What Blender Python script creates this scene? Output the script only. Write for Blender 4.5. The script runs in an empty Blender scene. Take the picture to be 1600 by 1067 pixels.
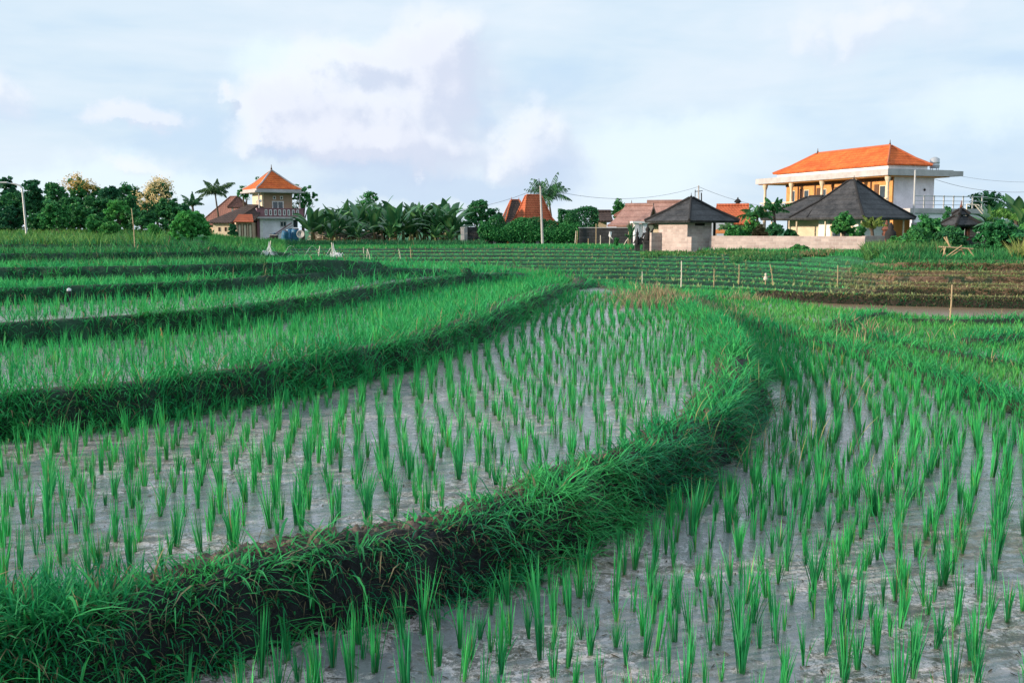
import bpy, bmesh, math, random
import numpy as np
from mathutils import Vector, Matrix
rng = np.random.default_rng(7)
random.seed(7)
PI = math.pi
scene = bpy.context.scene
COL = scene.collection
# ------------------------------------------------------------------ camera
H = 2.0
FX = 1556.0
PITCH = math.atan((533.5 - 360) / FX)
cp, sp = math.cos(PITCH), math.sin(PITCH)
cam_d = bpy.data.cameras.new("camera")
cam_d.sensor_width = 36
cam_d.lens = 36 * FX / 1600
cam_d.clip_start = 0.1
cam_d.clip_end = 8000
cam = bpy.data.objects.new("camera", cam_d)
COL.objects.link(cam)
cam.location = (0, 0, H)
cam.rotation_euler = (PI / 2 - PITCH, 0, 0)
scene.camera = cam

def ray(px, py):
    u = (px - 800) / FX; v = (533.5 - py) / FX
    return np.array([u, cp + v * sp, -sp + v * cp])
def PZ(px, py, z):                       # ground point seen at a photo pixel, at height z
    d = ray(px, py); t = (z - H) / d[2]
    return (d[0] * t, d[1] * t)
def PD(px, py, D):                       # point seen at a photo pixel, at distance D
    d = ray(px, py); t = D / d[1]
    return Vector((d[0] * t, D, H + d[2] * t))
def XD(px, D): return PD(px, 360, D).x
def ZD(py, D): return PD(800, py, D).z

# ------------------------------------------------------------------ noise
_tab = rng.random((256, 256))
def vnoise(x, y):
    xi = np.floor(x).astype(np.int64); yi = np.floor(y).astype(np.int64)
    fx = x - xi; fy = y - yi
    fx = fx * fx * (3 - 2 * fx); fy = fy * fy * (3 - 2 * fy)
    a = _tab[xi & 255, yi & 255]; b = _tab[(xi + 1) & 255, yi & 255]
    c = _tab[xi & 255, (yi + 1) & 255]; d = _tab[(xi + 1) & 255, (yi + 1) & 255]
    return (a * (1 - fx) + b * fx) * (1 - fy) + (c * (1 - fx) + d * fx) * fy
def fbm(x, y, o=3):
    s = 0; a = .5; t = 0
    for i in range(o):
        s = s + a * vnoise(x * 2 ** i + 17.3 * i, y * 2 ** i - 9.1 * i); t += a; a *= .5
    return s / t
def sstep(a, b, x):
    t = np.clip((x - a) / (b - a), 0, 1)
    return t * t * (3 - 2 * t)

def smooth_poly(pts, it=2, closed=True):
    p = np.array(pts, float)
    for _ in range(it):
        q = np.roll(p, -1, 0)
        n = np.empty((len(p) * 2, 2)); n[0::2] = .75 * p + .25 * q; n[1::2] = .25 * p + .75 * q
        if not closed: n = np.vstack([p[:1], n[:-2], p[-1:]])
        p = n
    return p
def sd_poly(X, Y, poly):                 # positive inside
    best = np.full(X.shape, 1e9); inside = np.zeros(X.shape, bool)
    n = len(poly)
    for i in range(n):
        ax, ay = poly[i]; bx, by = poly[(i + 1) % n]
        ex, ey = bx - ax, by - ay
        wx, wy = X - ax, Y - ay
        t = np.clip((wx * ex + wy * ey) / (ex * ex + ey * ey + 1e-12), 0, 1)
        dx = wx - t * ex; dy = wy - t * ey
        best = np.minimum(best, dx * dx + dy * dy)
        c = (ay > Y) != (by > Y)
        if abs(ey) > 1e-12: inside ^= c & (wx < wy * ex / ey)
    return np.where(inside, 1, -1) * np.sqrt(best)
def d_line(X, Y, pts):
    best = np.full(X.shape, 1e9)
    for i in range(len(pts) - 1):
        ax, ay = pts[i]; bx, by = pts[i + 1]
        ex, ey = bx - ax, by - ay
        wx, wy = X - ax, Y - ay
        t = np.clip((wx * ex + wy * ey) / (ex * ex + ey * ey + 1e-12), 0, 1)
        dx = wx - t * ex; dy = wy - t * ey
        best = np.minimum(best, dx * dx + dy * dy)
    return np.sqrt(best)

# ------------------------------------------------------------------ terrain plan (world metres)
LV = [0.0, .28, .57, .85, 1.11, 1.34, 1.53, 1.68]
def back(l, z): return [PZ(a, b, z) for a, b in l]
polyB = smooth_poly(back([(330, 1067), (480, 1010), (560, 985), (700, 960), (850, 903), (1000, 820), (1130, 745),
                          (1190, 680), (1203, 620), (1180, 570), (1130, 520), (1060, 485), (1000, 470)], 0)
                    + [(3.0, 31), (0, 38), (-10, 46), (-80, 70), (-80, -4), (-20, -1.5), (-9, .4), (-4, 2.4), (-2.6, 3.2)])
polyC = smooth_poly(back([(-900, 760), (-200, 706), (0, 690), (300, 655), (500, 614), (600, 592), (700, 560), (800, 515), (860, 478), (893, 455)], LV[1])
                    + [(2.6, 30), (2.4, 34), (0, 37), (-8, 41), (-30, 46), (-80, 64)])
polyD = smooth_poly(back([(-900, 580), (-200, 558), (0, 546), (200, 533), (400, 510), (500, 492), (600, 470), (700, 452), (800, 438), (833, 433)], LV[2])
                    + [(1.2, 29.5), (.3, 32), (-6, 36), (-30, 41), (-80, 58)])
polyE = smooth_poly(back([(-900, 500), (-200, 484), (0, 478), (300, 464), (500, 445), (600, 437), (700, 430), (733, 427)], LV[3])
                    + [(-.7, 25), (-2, 27.5), (-10, 32), (-30, 37), (-80, 52)])
polyF = smooth_poly(back([(-900, 450), (-200, 441), (0, 438), (300, 433), (500, 425), (603, 417)], LV[4])
                    + [(-2.2, 23), (-4, 25.5), (-12, 30), (-30, 35), (-80, 48)])
polyG = smooth_poly(back([(-900, 420), (-200, 412), (0, 410), (200, 408), (400, 404), (500, 401)], LV[5])
                    + [(-4.2, 24), (-8, 27), (-20, 31), (-80, 44)])
polyI = smooth_poly(back([(-900, 398), (-200, 392), (0, 391), (200, 391), (330, 392)], LV[6])
                    + [(-6.5, 23), (-9, 28), (-22, 33), (-80, 46)])
hill = [polyB, polyC, polyD, polyE, polyF, polyG, polyI]
polyP = smooth_poly(back([(1150, 466), (1250, 480), (1330, 492), (1390, 496), (1440, 503), (1500, 506), (1560, 505), (1620, 502), (1800, 500)], -.1)
                    + [(30, 26), (30, 28.6)] + back([(1600, 484), (1400, 478), (1250, 470)], -.22), 1)
# the long low steps of the far fields: (upper level, lip pixels)
FLX = [300, 600, 800, 1000, 1150, 1250, 1400, 1600, 1900]
FLIP = [(.10, [447, 446, 446, 446, 452, 458, 463, 467, 467]),
        (.19, [439, 438, 438, 438, 442, 448, 456.1, 459.3, 459]),
        (.28, [432, 431, 431, 431, 435, 441, 451.2, 454.2, 454]),
        (.37, [425, 424, 424, 424, 428, 433, 443.7, 446.9, 447]),
        (.46, [418, 417, 417, 417.5, 421, 426, 436.3, 439.3, 439]),
        (.55, [412, 411, 411, 411.5, 415, 421, 431.6, 434.6, 434.6]),
        (.64, [406, 405, 405, 405.5, 408, 413, 424.5, 427.4, 427]),
        (.73, [400, 399, 399, 400, 403, 406, 417.8, 419.9, 420]),
        (.82, [395, 394, 393.5, 395, 398, 402, 413.5, 415.5, 415.5]),
        (.91, [390, 389, 388.5, 390, 393, 396, 406.5, 408.5, 408.5])]
flines = []
for z, ys in FLIP:
    pts = np.array([PZ(x, y, z) for x, y in zip(FLX, ys)])
    xs = np.concatenate([[-90], pts[:, 0], [120]]); yy = np.concatenate([[pts[0, 1] + 8], pts[:, 1], [pts[-1, 1] + 3]])
    o = np.argsort(xs); flines.append((z, xs[o], yy[o]))
def fl_y(k, x):
    z, xs, yy = flines[k]
    return np.interp(x, xs, yy) + .35 * (fbm(x * .35 + k * 7, x * 0 + k * 3.1, 2) - .5) * (0.4 if k < 4 else 1.0)
ridges = [  # (pixels at z=0, half width, height)
    ([(1120, 498), (1195, 515), (1262, 537), (1375, 566), (1450, 594), (1525, 620), (1600, 648), (1750, 710), (2200, 900)], .24, .12),
    ([(1300, 515), (1337, 524), (1412, 547), (1500, 562), (1600, 578), (1800, 605)], .26, .10),
    ([(1000, 478), (1040, 486), (1075, 482), (1100, 468)], .4, .12),
    ([(1310, 522), (1325, 508), (1375, 497)], .3, .14),
    ([(1530, 540), (1580, 535), (1700, 540)], .5, .14),
    ([(1420, 508), (1500, 510), (1600, 507), (1750, 505)], .3, .14),
    ([(975, 470), (985, 462), (1075, 462), (1160, 470)], .25, .08)]
RID = [(np.array(back(p, 0)), w, h) for p, w, h in ridges]

TIPS = [None, 2.6, 1.1, -.7, -2.2, -4.2, -6.5]
def S(sd): return sstep(0, .24, sd)
def terrain(X, Y):
    D = np.hypot(X, Y)
    wob = (fbm(X * 1.7, Y * 1.7, 3) - .5) * .30 + (fbm(X * 7, Y * 7, 2) - .5) * .09
    fade = sstep(60, 25, D)
    wob = wob * (.4 + .6 * fade)
    sds = []; z = np.zeros_like(X); lo = 0
    for i, p in enumerate(hill):
        sd = sd_poly(X, Y, p) + wob
        sds.append(sd)
        rise = LV[i + 1] - LV[i]
        if TIPS[i] is not None: rise = rise * (.2 + .8 * sstep(0, 2.6, TIPS[i] - X + wob))
        z = z + rise * S(sd + (fbm(X * 3 + 5, Y * 3, 2) - .5) * .12)
        rim = sstep(.05, .2, sd) * sstep(.75, .45, sd)
        z = z + rim * .075 - .03 * sstep(.6, .8, sd) * (i < 3) * (z < LV[i + 1] + .05)
    # far fields
    f = np.zeros_like(X); prev = 0; lip = np.full(X.shape, 1e9)
    for k in range(len(flines)):
        yk = fl_y(k, X); lev = flines[k][0]
        t = Y - yk
        f = f + (lev - prev) * sstep(-.22, .03, t) + .035 * sstep(-.1, .02, t) * sstep(.35, .1, t)
        prev = lev
        lip = np.where(np.abs(t) < np.abs(lip), t, lip)
    pond = sd_poly(X, Y, polyP) + wob * .5
    f = f - .30 * sstep(-.1, .35, pond) * (1 - sstep(-.25, 0, Y - fl_y(0, X)))
    a = X / np.maximum(D, 1)
    west = sstep(-.23, -.36, a) * sstep(34, 60, D)
    f = f + west * .95
    f = f + sstep(36, 44, Y) * sstep(.35, .52, a) * .2
    rd = np.full(X.shape, 1e9)
    for pts, w, h in RID:
        d = d_line(X, Y, pts) - wob * .6
        f = f + h * sstep(w, w * .4, d) * (sds[0] < 0)
        rd = np.minimum(rd, d / w)
    isfar = f > z
    zz = np.where(sds[0] < -.3, f, np.maximum(z, f))
    zz = zz + (fbm(X * 9, Y * 9, 2) - .5) * .03 * sstep(40, 10, D)
    zz = zz + (fbm(X * 30, Y * 30, 2) - .5) * .075 * (sds[0] > -.05) * (sds[0] < .6) * sstep(20, 6, D)
    zz = zz + (fbm(X * 13 + 4, Y * 13, 2) - .5) * .09 * sstep(-.05, .1, sds[0]) * sstep(.4, .2, sds[0]) * sstep(18, 6, D)
    return zz, sds, pond, rd, lip, isfar

# polar sheet, fine inside the view
th = np.concatenate([np.arange(-180, -60, 5.0), np.arange(-60, -31, 1.0), np.arange(-31, 31, .1), np.arange(31, 60, 1.0), np.arange(60, 180, 5.0)])
th = np.radians(th); NT = len(th)
R0 = 1.6; ratio = 1.0046
nR = int(math.log(150 / R0) / math.log(ratio))
rr = R0 * ratio ** np.arange(nR)
rr = np.concatenate([rr, rr[-1] * 1.25 ** np.arange(1, 17)]); NR = len(rr)
TH, RR = np.meshgrid(th, rr, indexing='ij')
GX = RR * np.sin(TH); GY = RR * np.cos(TH)
GZ, SDS, POND, RIDD, LIP, ISFAR = terrain(GX, GY)
lth = th; lrr = np.log(rr)
def gidx(x, y):
    t = np.arctan2(x, y); r = np.log(np.hypot(x, y))
    i = np.interp(t, lth, np.arange(NT)); j = np.interp(r, lrr, np.arange(NR))
    return i, j
def gsample(F, x, y):
    i, j = gidx(x, y)
    i0 = np.clip(i.astype(int), 0, NT - 2); j0 = np.clip(j.astype(int), 0, NR - 2)
    fi = i - i0; fj = j - j0
    return (F[i0, j0] * (1 - fi) + F[i0 + 1, j0] * fi) * (1 - fj) + (F[i0, j0 + 1] * (1 - fi) + F[i0 + 1, j0 + 1] * fi) * fj
def gz(x, y):
    return float(gsample(GZ, np.array([float(x)]), np.array([float(y)]))[0])

# ------------------------------------------------------------------ mesh helpers
def tag(o, label=None, cat=None, group=None, kind=None):
    if label: o['label'] = label
    if cat: o['category'] = cat
    if group: o['group'] = group
    if kind: o['kind'] = kind
    return o
def np_mesh(name, V, F, col=None, mat=None, smooth=False, nv=4):
    me = bpy.data.meshes.new(name)
    V = np.ascontiguousarray(V, dtype=np.float32); F = np.ascontiguousarray(F, dtype=np.int32)
    me.vertices.add(len(V)); me.vertices.foreach_set('co', V.ravel())
    me.loops.add(F.size); me.loops.foreach_set('vertex_index', F.ravel())
    me.polygons.add(len(F)); me.polygons.foreach_set('loop_start', np.arange(0, F.size, nv, dtype=np.int32))
    try: me.polygons.foreach_set('loop_total', np.full(len(F), nv, dtype=np.int32))
    except Exception: pass
    if smooth: me.polygons.foreach_set('use_smooth', np.ones(len(F), dtype=bool))
    me.update(calc_edges=True)
    if col is not None:
        a = me.color_attributes.new('Col', 'FLOAT_COLOR', 'POINT')
        c = np.ones((len(V), 4), np.float32); c[:, :3] = col
        a.data.foreach_set('color', c.ravel())
    if mat: me.materials.append(mat)
    return me
def np_obj(name, V, F, col=None, mat=None, parent=None, smooth=False, nv=4):
    o = bpy.data.objects.new(name, np_mesh(name, V, F, col, mat, smooth, nv))
    COL.objects.link(o)
    if parent: o.parent = parent
    return o
def blades(pos, h, w, az, tilt, bend, col, nseg=3, twist=None):
    """ribbon blades; returns V, F, C"""
    N = len(pos)
    dirx = np.cos(az); diry = np.sin(az)
    if twist is None: twist = rng.normal(0, .6, N)
    sa = az + PI / 2 + twist
    sx = np.cos(sa); sy = np.sin(sa)
    prof = {2: [.75, 1, .1], 3: [.7, 1, .8, .08], 4: [.6, .95, 1, .7, .06]}[nseg]
    V = np.zeros((N, (nseg + 1) * 2, 3), np.float32)
    p = np.array(pos, float); L = h / nseg
    for s in range(nseg + 1):
        hw = w * prof[s] / 2
        V[:, 2 * s, 0] = p[:, 0] - sx * hw; V[:, 2 * s, 1] = p[:, 1] - sy * hw; V[:, 2 * s, 2] = p[:, 2]
        V[:, 2 * s + 1, 0] = p[:, 0] + sx * hw; V[:, 2 * s + 1, 1] = p[:, 1] + sy * hw; V[:, 2 * s + 1, 2] = p[:, 2]
        a = tilt + bend * ((s + .5) / nseg)
        p[:, 0] += np.sin(a) * dirx * L; p[:, 1] += np.sin(a) * diry * L; p[:, 2] += np.cos(a) * L
    base = (np.arange(N) * (nseg + 1) * 2)[:, None, None]
    q = np.array([[2 * s, 2 * s + 1, 2 * s + 3, 2 * s + 2] for s in range(nseg)])[None]
    F = (base + q).reshape(-1, 4)
    C = np.repeat(np.asarray(col, np.float32)[:, None, :], (nseg + 1) * 2, axis=1).reshape(-1, 3)
    return V.reshape(-1, 3), F, C
class Acc:
    def __init__(s): s.V = []; s.F = []; s.C = []; s.n = 0
    def add(s, V, F, C):
        s.V.append(V); s.F.append(F + s.n); s.C.append(C); s.n += len(V)
    def obj(s, name, mat, parent=None):
        return np_obj(name, np.vstack(s.V), np.vstack(s.F), np.vstack(s.C), mat, parent)

# ------------------------------------------------------------------ materials
class NT_:
    def __init__(s, nt): s.nt = nt; s.n = nt.nodes; s.l = nt.links
    def node(s, t, **k):
        n = s.n.new(t)
        for a, b in k.items(): setattr(n, a, b)
        return n
    def link(s, a, b): s.l.new(a, b)
    def val(s, sock, v):
        if hasattr(v, 'is_linked') or isinstance(v, bpy.types.NodeSocket): s.l.new(v, sock)
        elif isinstance(v, (tuple, list)) and len(v) == 3 and sock.type == 'RGBA': sock.default_value = (*v, 1)
        else: sock.default_value = v
    def math(s, op, a, b=0, c=None, clamp=False):
        n = s.node('ShaderNodeMath', operation=op); n.use_clamp = clamp
        s.val(n.inputs[0], a); s.val(n.inputs[1], b)
        if c is not None: s.val(n.inputs[2], c)
        return n.outputs[0]
    def vmath(s, op, a, b=(0, 0, 0)):
        n = s.node('ShaderNodeVectorMath', operation=op)
        s.val(n.inputs[0], a)
        if op == 'SCALE': s.val(n.inputs[3], b)
        elif op not in ('LENGTH', 'NORMALIZE'): s.val(n.inputs[1], b)
        return n.outputs['Value'] if op in ('LENGTH', 'DOT_PRODUCT', 'DISTANCE') else n.outputs[0]
    def noise(s, vec, scale, detail=4, rough=.55, dist=0):
        n = s.node('ShaderNodeTexNoise')
        if vec is not None: s.val(n.inputs['Vector'], vec)
        n.inputs['Scale'].default_value = scale; n.inputs['Detail'].default_value = detail
        n.inputs['Roughness'].default_value = rough; n.inputs['Distortion'].default_value = dist
        return n.outputs['Fac']
    def ss(s, x, a, b):
        n = s.node('ShaderNodeMapRange', interpolation_type='SMOOTHSTEP')
        s.val(n.inputs[0], x); n.inputs[1].default_value = a; n.inputs[2].default_value = b
        return n.outputs[0]
    def mix(s, f, a, b, bt='MIX'):
        n = s.node('ShaderNodeMix', data_type='RGBA', blend_type=bt)
        s.val(n.inputs[0], f); s.val(n.inputs[6], a); s.val(n.inputs[7], b)
        return n.outputs[2]
    def bump(s, h, strength=.3, dist=.05):
        n = s.node('ShaderNodeBump'); n.inputs['Strength'].default_value = strength; n.inputs['Distance'].default_value = dist
        s.link(h, n.inputs['Height']); return n.outputs[0]
def new_mat(name):
    m = bpy.data.materials.new(name); m.use_nodes = True
    g = NT_(m.node_tree); b = g.n['Principled BSDF']; return m, g, b
def coords(g, kind='Object'): return g.node('ShaderNodeTexCoord').outputs[kind]
def leaf_mat(name, rough=.6, trans=.3, spec=.18):
    m, g, b = new_mat(name)
    at = g.node('ShaderNodeAttribute', attribute_name='Col').outputs['Color']
    oi = g.node('ShaderNodeObjectInfo').outputs['Random']
    hs = g.node('ShaderNodeHueSaturation'); g.link(at, hs.inputs['Color'])
    g.link(g.math('MULTIPLY_ADD', oi, .3, .86), hs.inputs['Value'])
    g.link(g.math('MULTIPLY_ADD', oi, -.02, .51), hs.inputs['Hue'])
    c = hs.outputs[0]
    g.link(c, b.inputs['Base Color']); b.inputs['Roughness'].default_value = rough
    b.inputs['Specular IOR Level'].default_value = spec
    t = g.node('ShaderNodeBsdfTranslucent'); g.link(c, t.inputs[0])
    mx = g.node('ShaderNodeMixShader'); mx.inputs[0].default_value = trans
    g.link(b.outputs[0], mx.inputs[1]); g.link(t.outputs[0], mx.inputs[2])
    g.link(mx.outputs[0], g.n['Material Output'].inputs[0])
    return m
def plain(name, c, rough=.7, var=.25, scale=3.0, metal=0, bump=0, spec=.4, dirt=None):
    m, g, b = new_mat(name)
    co = coords(g)
    n1 = g.noise(co, scale, 6, .6); n2 = g.noise(co, scale * 9, 3)
    f = g.math('ADD', g.math('MULTIPLY', n1, .7), g.math('MULTIPLY', n2, .3))
    dark = tuple(x * (1 - var) for x in (dirt or c)); lite = tuple(min(1, x * (1 + var * .6)) for x in c)
    g.link(g.mix(g.ss(f, .3, .7), dark, lite), b.inputs['Base Color'])
    b.inputs['Roughness'].default_value = rough; b.inputs['Metallic'].default_value = metal
    b.inputs['Specular IOR Level'].default_value = spec
    if bump: g.link(g.bump(n2, bump, .02), b.inputs['Normal'])
    return m
M_leaf = leaf_mat('rice_leaf', .55, .35)
M_grass = leaf_mat('grass_leaf', .6, .3)
M_tree = leaf_mat('tree_leaf', .5, .25)
M_banana = leaf_mat('banana_leaf', .32, .25, .5)

# ground
def ground_mat():
    m, g, b = new_mat('ground_soil')
    at = g.node('ShaderNodeAttribute', attribute_name='Col').outputs['Color']
    co = coords(g)
    n = g.noise(co, 6, 8, .65); n2 = g.noise(co, 40, 5, .7); n3 = g.noise(co, 1.3, 4)
    f = g.math('ADD', g.math('MULTIPLY', n, .55), g.math('MULTIPLY', n2, .45))
    k = g.math('MULTIPLY_ADD', g.ss(f, .3, .7), 1.1, .4)
    k = g.math('MULTIPLY', k, g.math('MULTIPLY_ADD', n3, .5, .75))
    c = g.vmath('SCALE', at, k)
    g.link(c, b.inputs['Base Color'])
    b.inputs['Roughness'].default_value = .8; b.inputs['Specular IOR Level'].default_value = .3
    g.link(g.bump(f, .9, .05), b.inputs['Normal'])
    return m
M_ground = ground_mat()

def water_mat(name, mud_a, mud_b, thr=.5, film=(.58, .505, .50), clear=0., deep=()):
    """shallow paddy water: a milky film, dark flecks of weed, brown mud and patches of open water"""
    m, g, b = new_mat(name)
    co = coords(g)
    big = g.noise(co, .5, 3, .5); n = g.noise(co, 5.5, 9, .75, .5)
    fl = g.noise(co, 34, 8, .8, .8); fine = g.noise(co, 130, 4, .85)
    f = g.math('ADD', g.math('MULTIPLY', n, .55), g.math('MULTIPLY', big, .45))
    mud = g.ss(f, thr, thr + .09)
    on = g.noise(g.vmath('ADD', co, (40, 3, 0)), 1.1, 6, .68)
    for (dx_, dy_, dr_, da_) in deep:         # deeper hollows where the water stands clear
        q_ = g.vmath('LENGTH', g.vmath('MULTIPLY', g.vmath('SUBTRACT', co, (dx_, dy_, 0)), (1 / dr_, 1 / dr_, 0)))
        on = g.math('ADD', on, g.math('MULTIPLY', g.math('POWER', 2.718, g.math('MULTIPLY', g.math('MULTIPLY', q_, q_), -1)), da_))
    mud = g.math('MULTIPLY', mud, g.ss(on, .74, .60))
    open_ = g.math('MULTIPLY', g.ss(on, .53 - clear, .57 - clear), g.math('SUBTRACT', 1, mud))
    fleck = g.ss(g.math('MULTIPLY_ADD', n, .45, g.math('MULTIPLY', fl, .8)), .665, .60)
    fleck = g.math('SUBTRACT', 1, fleck)
    mc = g.vmath('SCALE', g.mix(g.ss(g.noise(co, 6, 5, .6), .35, .65), mud_a, mud_b), g.math('MULTIPLY_ADD', fine, 1.3, .4))
    c = g.mix(mud, g.vmath('SCALE', film, g.math('MULTIPLY_ADD', fine, .7, .65)) if False else g.mix(g.ss(fine, .35, .65), tuple(x * .55 for x in film), tuple(x * 1.2 for x in film)), mc)
    c = g.mix(g.math('MULTIPLY', open_, .9), c, (.19, .20, .22))
    fleck = g.math('MULTIPLY', fleck, g.math('MULTIPLY_ADD', open_, -.7, 1))
    c = g.mix(g.math('MULTIPLY', fleck, .9), c, (.05, .042, .03))
    g.link(c, b.inputs['Base Color'])
    r1 = g.math('MULTIPLY_ADD', open_, -.05, .09)
    g.link(g.math('MAXIMUM', g.math('MULTIPLY_ADD', g.math('MAXIMUM', mud, fleck), .25, r1), .05), b.inputs['Roughness'])
    b.inputs['IOR'].default_value = 1.6; b.inputs['Specular IOR Level'].default_value = .8
    hgt = g.math('ADD', g.math('MULTIPLY', g.math('MAXIMUM', mud, fleck), g.math('MULTIPLY_ADD', fine, .8, .5)), g.math('MULTIPLY', g.noise(co, 14, 2, .5), .03))
    g.link(g.bump(hgt, .22, .010), b.inputs['Normal'])
    return m
M_water = water_mat('muddy_paddy_water', (.33, .24, .19), (.22, .185, .12), .54, clear=.02, deep=[(-2.1, 6.0, 1.1, .12), (.6, 9.5, 2.0, .09), (2.2, 14, 2.0, .10)])
M_waterA = water_mat('open_paddy_water', (.27, .19, .125), (.15, .135, .065), .51, clear=.03, deep=[(3.4, 9.3, 2.0, .22), (4.4, 7.2, 1.2, .16), (1.9, 6.6, .8, .12), (2.6, 13, 2, .15), (5.5, 10, 1.2, .16), (.9, 5.0, .6, .14)])
M_pond, _g, _b = new_mat('brown_pond_water')
_b.inputs['Base Color'].default_value = (.27, .19, .12, 1); _b.inputs['Roughness'].default_value = .22; _b.inputs['IOR'].default_value = 1.33
_g.link(_g.bump(_g.noise(coords(_g), 6, 4, .6), .12, .01), _b.inputs['Normal'])

# ------------------------------------------------------------------ ground sheet
def build_ground():
    V = np.stack([GX, GY, GZ], -1).reshape(-1, 3)
    n1 = fbm(GX * .8, GY * .8, 3); n2 = fbm(GX * .15 + 9, GY * .15, 3)
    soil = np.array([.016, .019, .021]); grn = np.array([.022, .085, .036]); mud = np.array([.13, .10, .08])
    C = np.empty(GX.shape + (3,)); C[:] = mud
    D = np.hypot(GX, GY)
    far = (D > 30)[..., None]
    C = np.where(far, grn * (0.7 + .6 * n1[..., None]), C)
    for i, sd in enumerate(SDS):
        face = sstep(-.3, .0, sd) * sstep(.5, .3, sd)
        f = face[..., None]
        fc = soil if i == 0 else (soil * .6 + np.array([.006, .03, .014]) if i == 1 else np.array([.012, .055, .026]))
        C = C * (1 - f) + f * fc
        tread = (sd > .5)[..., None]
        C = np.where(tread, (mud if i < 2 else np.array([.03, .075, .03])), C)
    # far steps: dark grassy risers, lip grass shadow painted onto the tread in front, brown earth steps on the right
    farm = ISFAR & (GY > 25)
    ris_shade = sstep(-1.0, -.7, LIP) * sstep(.06, -.02, LIP)
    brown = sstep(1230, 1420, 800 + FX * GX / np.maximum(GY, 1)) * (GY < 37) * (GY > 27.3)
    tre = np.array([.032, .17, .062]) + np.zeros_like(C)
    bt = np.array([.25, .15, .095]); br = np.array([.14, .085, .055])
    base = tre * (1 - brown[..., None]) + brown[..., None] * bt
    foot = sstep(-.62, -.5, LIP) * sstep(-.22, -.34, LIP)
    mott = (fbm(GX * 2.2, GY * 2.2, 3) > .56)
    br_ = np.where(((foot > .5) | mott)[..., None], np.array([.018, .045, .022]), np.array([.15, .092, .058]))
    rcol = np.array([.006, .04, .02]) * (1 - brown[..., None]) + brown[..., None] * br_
    base = base * (1 - ris_shade[..., None]) + ris_shade[..., None] * rcol
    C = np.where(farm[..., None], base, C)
    rf = (RIDD < 1.1) & (SDS[0] < 0)
    C = np.where(rf[..., None], np.array([.03, .05, .025]), C)
    rt = (SDS[0] < -.3) & (D > 11) & (RIDD > 1) & ~(ISFAR & (GY - 0 > 33))
    rt = rt & (LIP < -.3) & (GY < 31) & (C[..., 1] > 0)
    C = np.where(rt[..., None], np.array([.035, .15, .055]), C)
    pf = (POND > -.2)[..., None]
    C = np.where(pf, np.array([.035, .028, .02]), C)
    C = C * (.8 + .4 * n2[..., None])
    idx = np.arange(NT * NR).reshape(NT, NR)
    F = np.stack([idx[:-1, :-1], idx[:-1, 1:], idx[1:, 1:], idx[1:, :-1]], -1).reshape(-1, 4)
    F2 = np.stack([idx[-1, :-1], idx[-1, 1:], idx[0, 1:], idx[0, :-1]], -1)
    # close the middle
    V = np.vstack([V, [[0, 0, gz(.1, 1.7)]]]); c = NT * NR
    ring = idx[:, 0]; nxt = np.roll(ring, -1)
    F3 = np.stack([np.full(NT, c), ring, nxt, nxt], -1)[::2][:0]
    Cf = np.vstack([C.reshape(-1, 3), [[.03, .04, .02]]])
    # fan as quads over pairs of ring vertices
    quads = [[c, ring[i], ring[(i + 1) % NT], ring[(i + 2) % NT]] for i in range(0, NT - 1, 2)]
    F = np.vstack([F, F2, np.array(quads)])
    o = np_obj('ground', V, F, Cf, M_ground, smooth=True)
    tag(o, kind='structure')
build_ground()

def water(name, poly, z, mat, inset=.35, clipfn=None):
    bm = bmesh.new()
    p = np.array(poly); n = len(p)
    q = []
    area = sum(p[i][0] * p[(i + 1) % n][1] - p[(i + 1) % n][0] * p[i][1] for i in range(n))
    sgn = 1 if area > 0 else -1
    for i in range(n):
        a = p[i - 1]; b = p[(i + 1) % n]; t = b - a; t = t / (np.hypot(*t) + 1e-9)
        q.append((p[i][0] - sgn * t[1] * inset, p[i][1] + sgn * t[0] * inset))
    vs = [bm.verts.new((x, y, z)) for x, y in q]
    f = bm.faces.new(vs)
    if f.normal.z < 0: bmesh.ops.reverse_faces(bm, faces=[f])
    bmesh.ops.triangulate(bm, faces=bm.faces)
    me = bpy.data.meshes.new(name); bm.to_mesh(me); bm.free(); me.materials.append(mat)
    for pl in me.polygons: pl.use_smooth = False
    o = bpy.data.objects.new(name, me); COL.objects.link(o); tag(o, kind='structure')
    return o
water('paddy_water', polyB, LV[1] + .004, M_water)
polyCw = polyC.copy(); polyCw[:, 0] = np.minimum(polyCw[:, 0], -.1)
polyDw = polyD.copy(); polyDw[:, 0] = np.minimum(polyDw[:, 0], -1.6)
water('paddy_water', polyCw, LV[2] + .004, M_water)
water('paddy_water', polyDw, LV[3] + .004, M_water)
# the wide lower paddies on the right share one level; bunds rise through it
lowp = [(-3, 1.2), (14, 1.2), (40, 16), (40, 22.4), (15, 22.8), (12, 22.3), (10, 21.8), (9.2, 22.3), (8.1, 24.4), (7.5, 27), (6.6, 29.4), (4, 30.5), (3.2, 31), (2.5, 25), (-.5, 6), (-1.4, 4.3)]
water('paddy_water', np.array(lowp), .018, M_waterA, 0)
water('pond_water', polyP, -.17, M_pond, .0)
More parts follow.
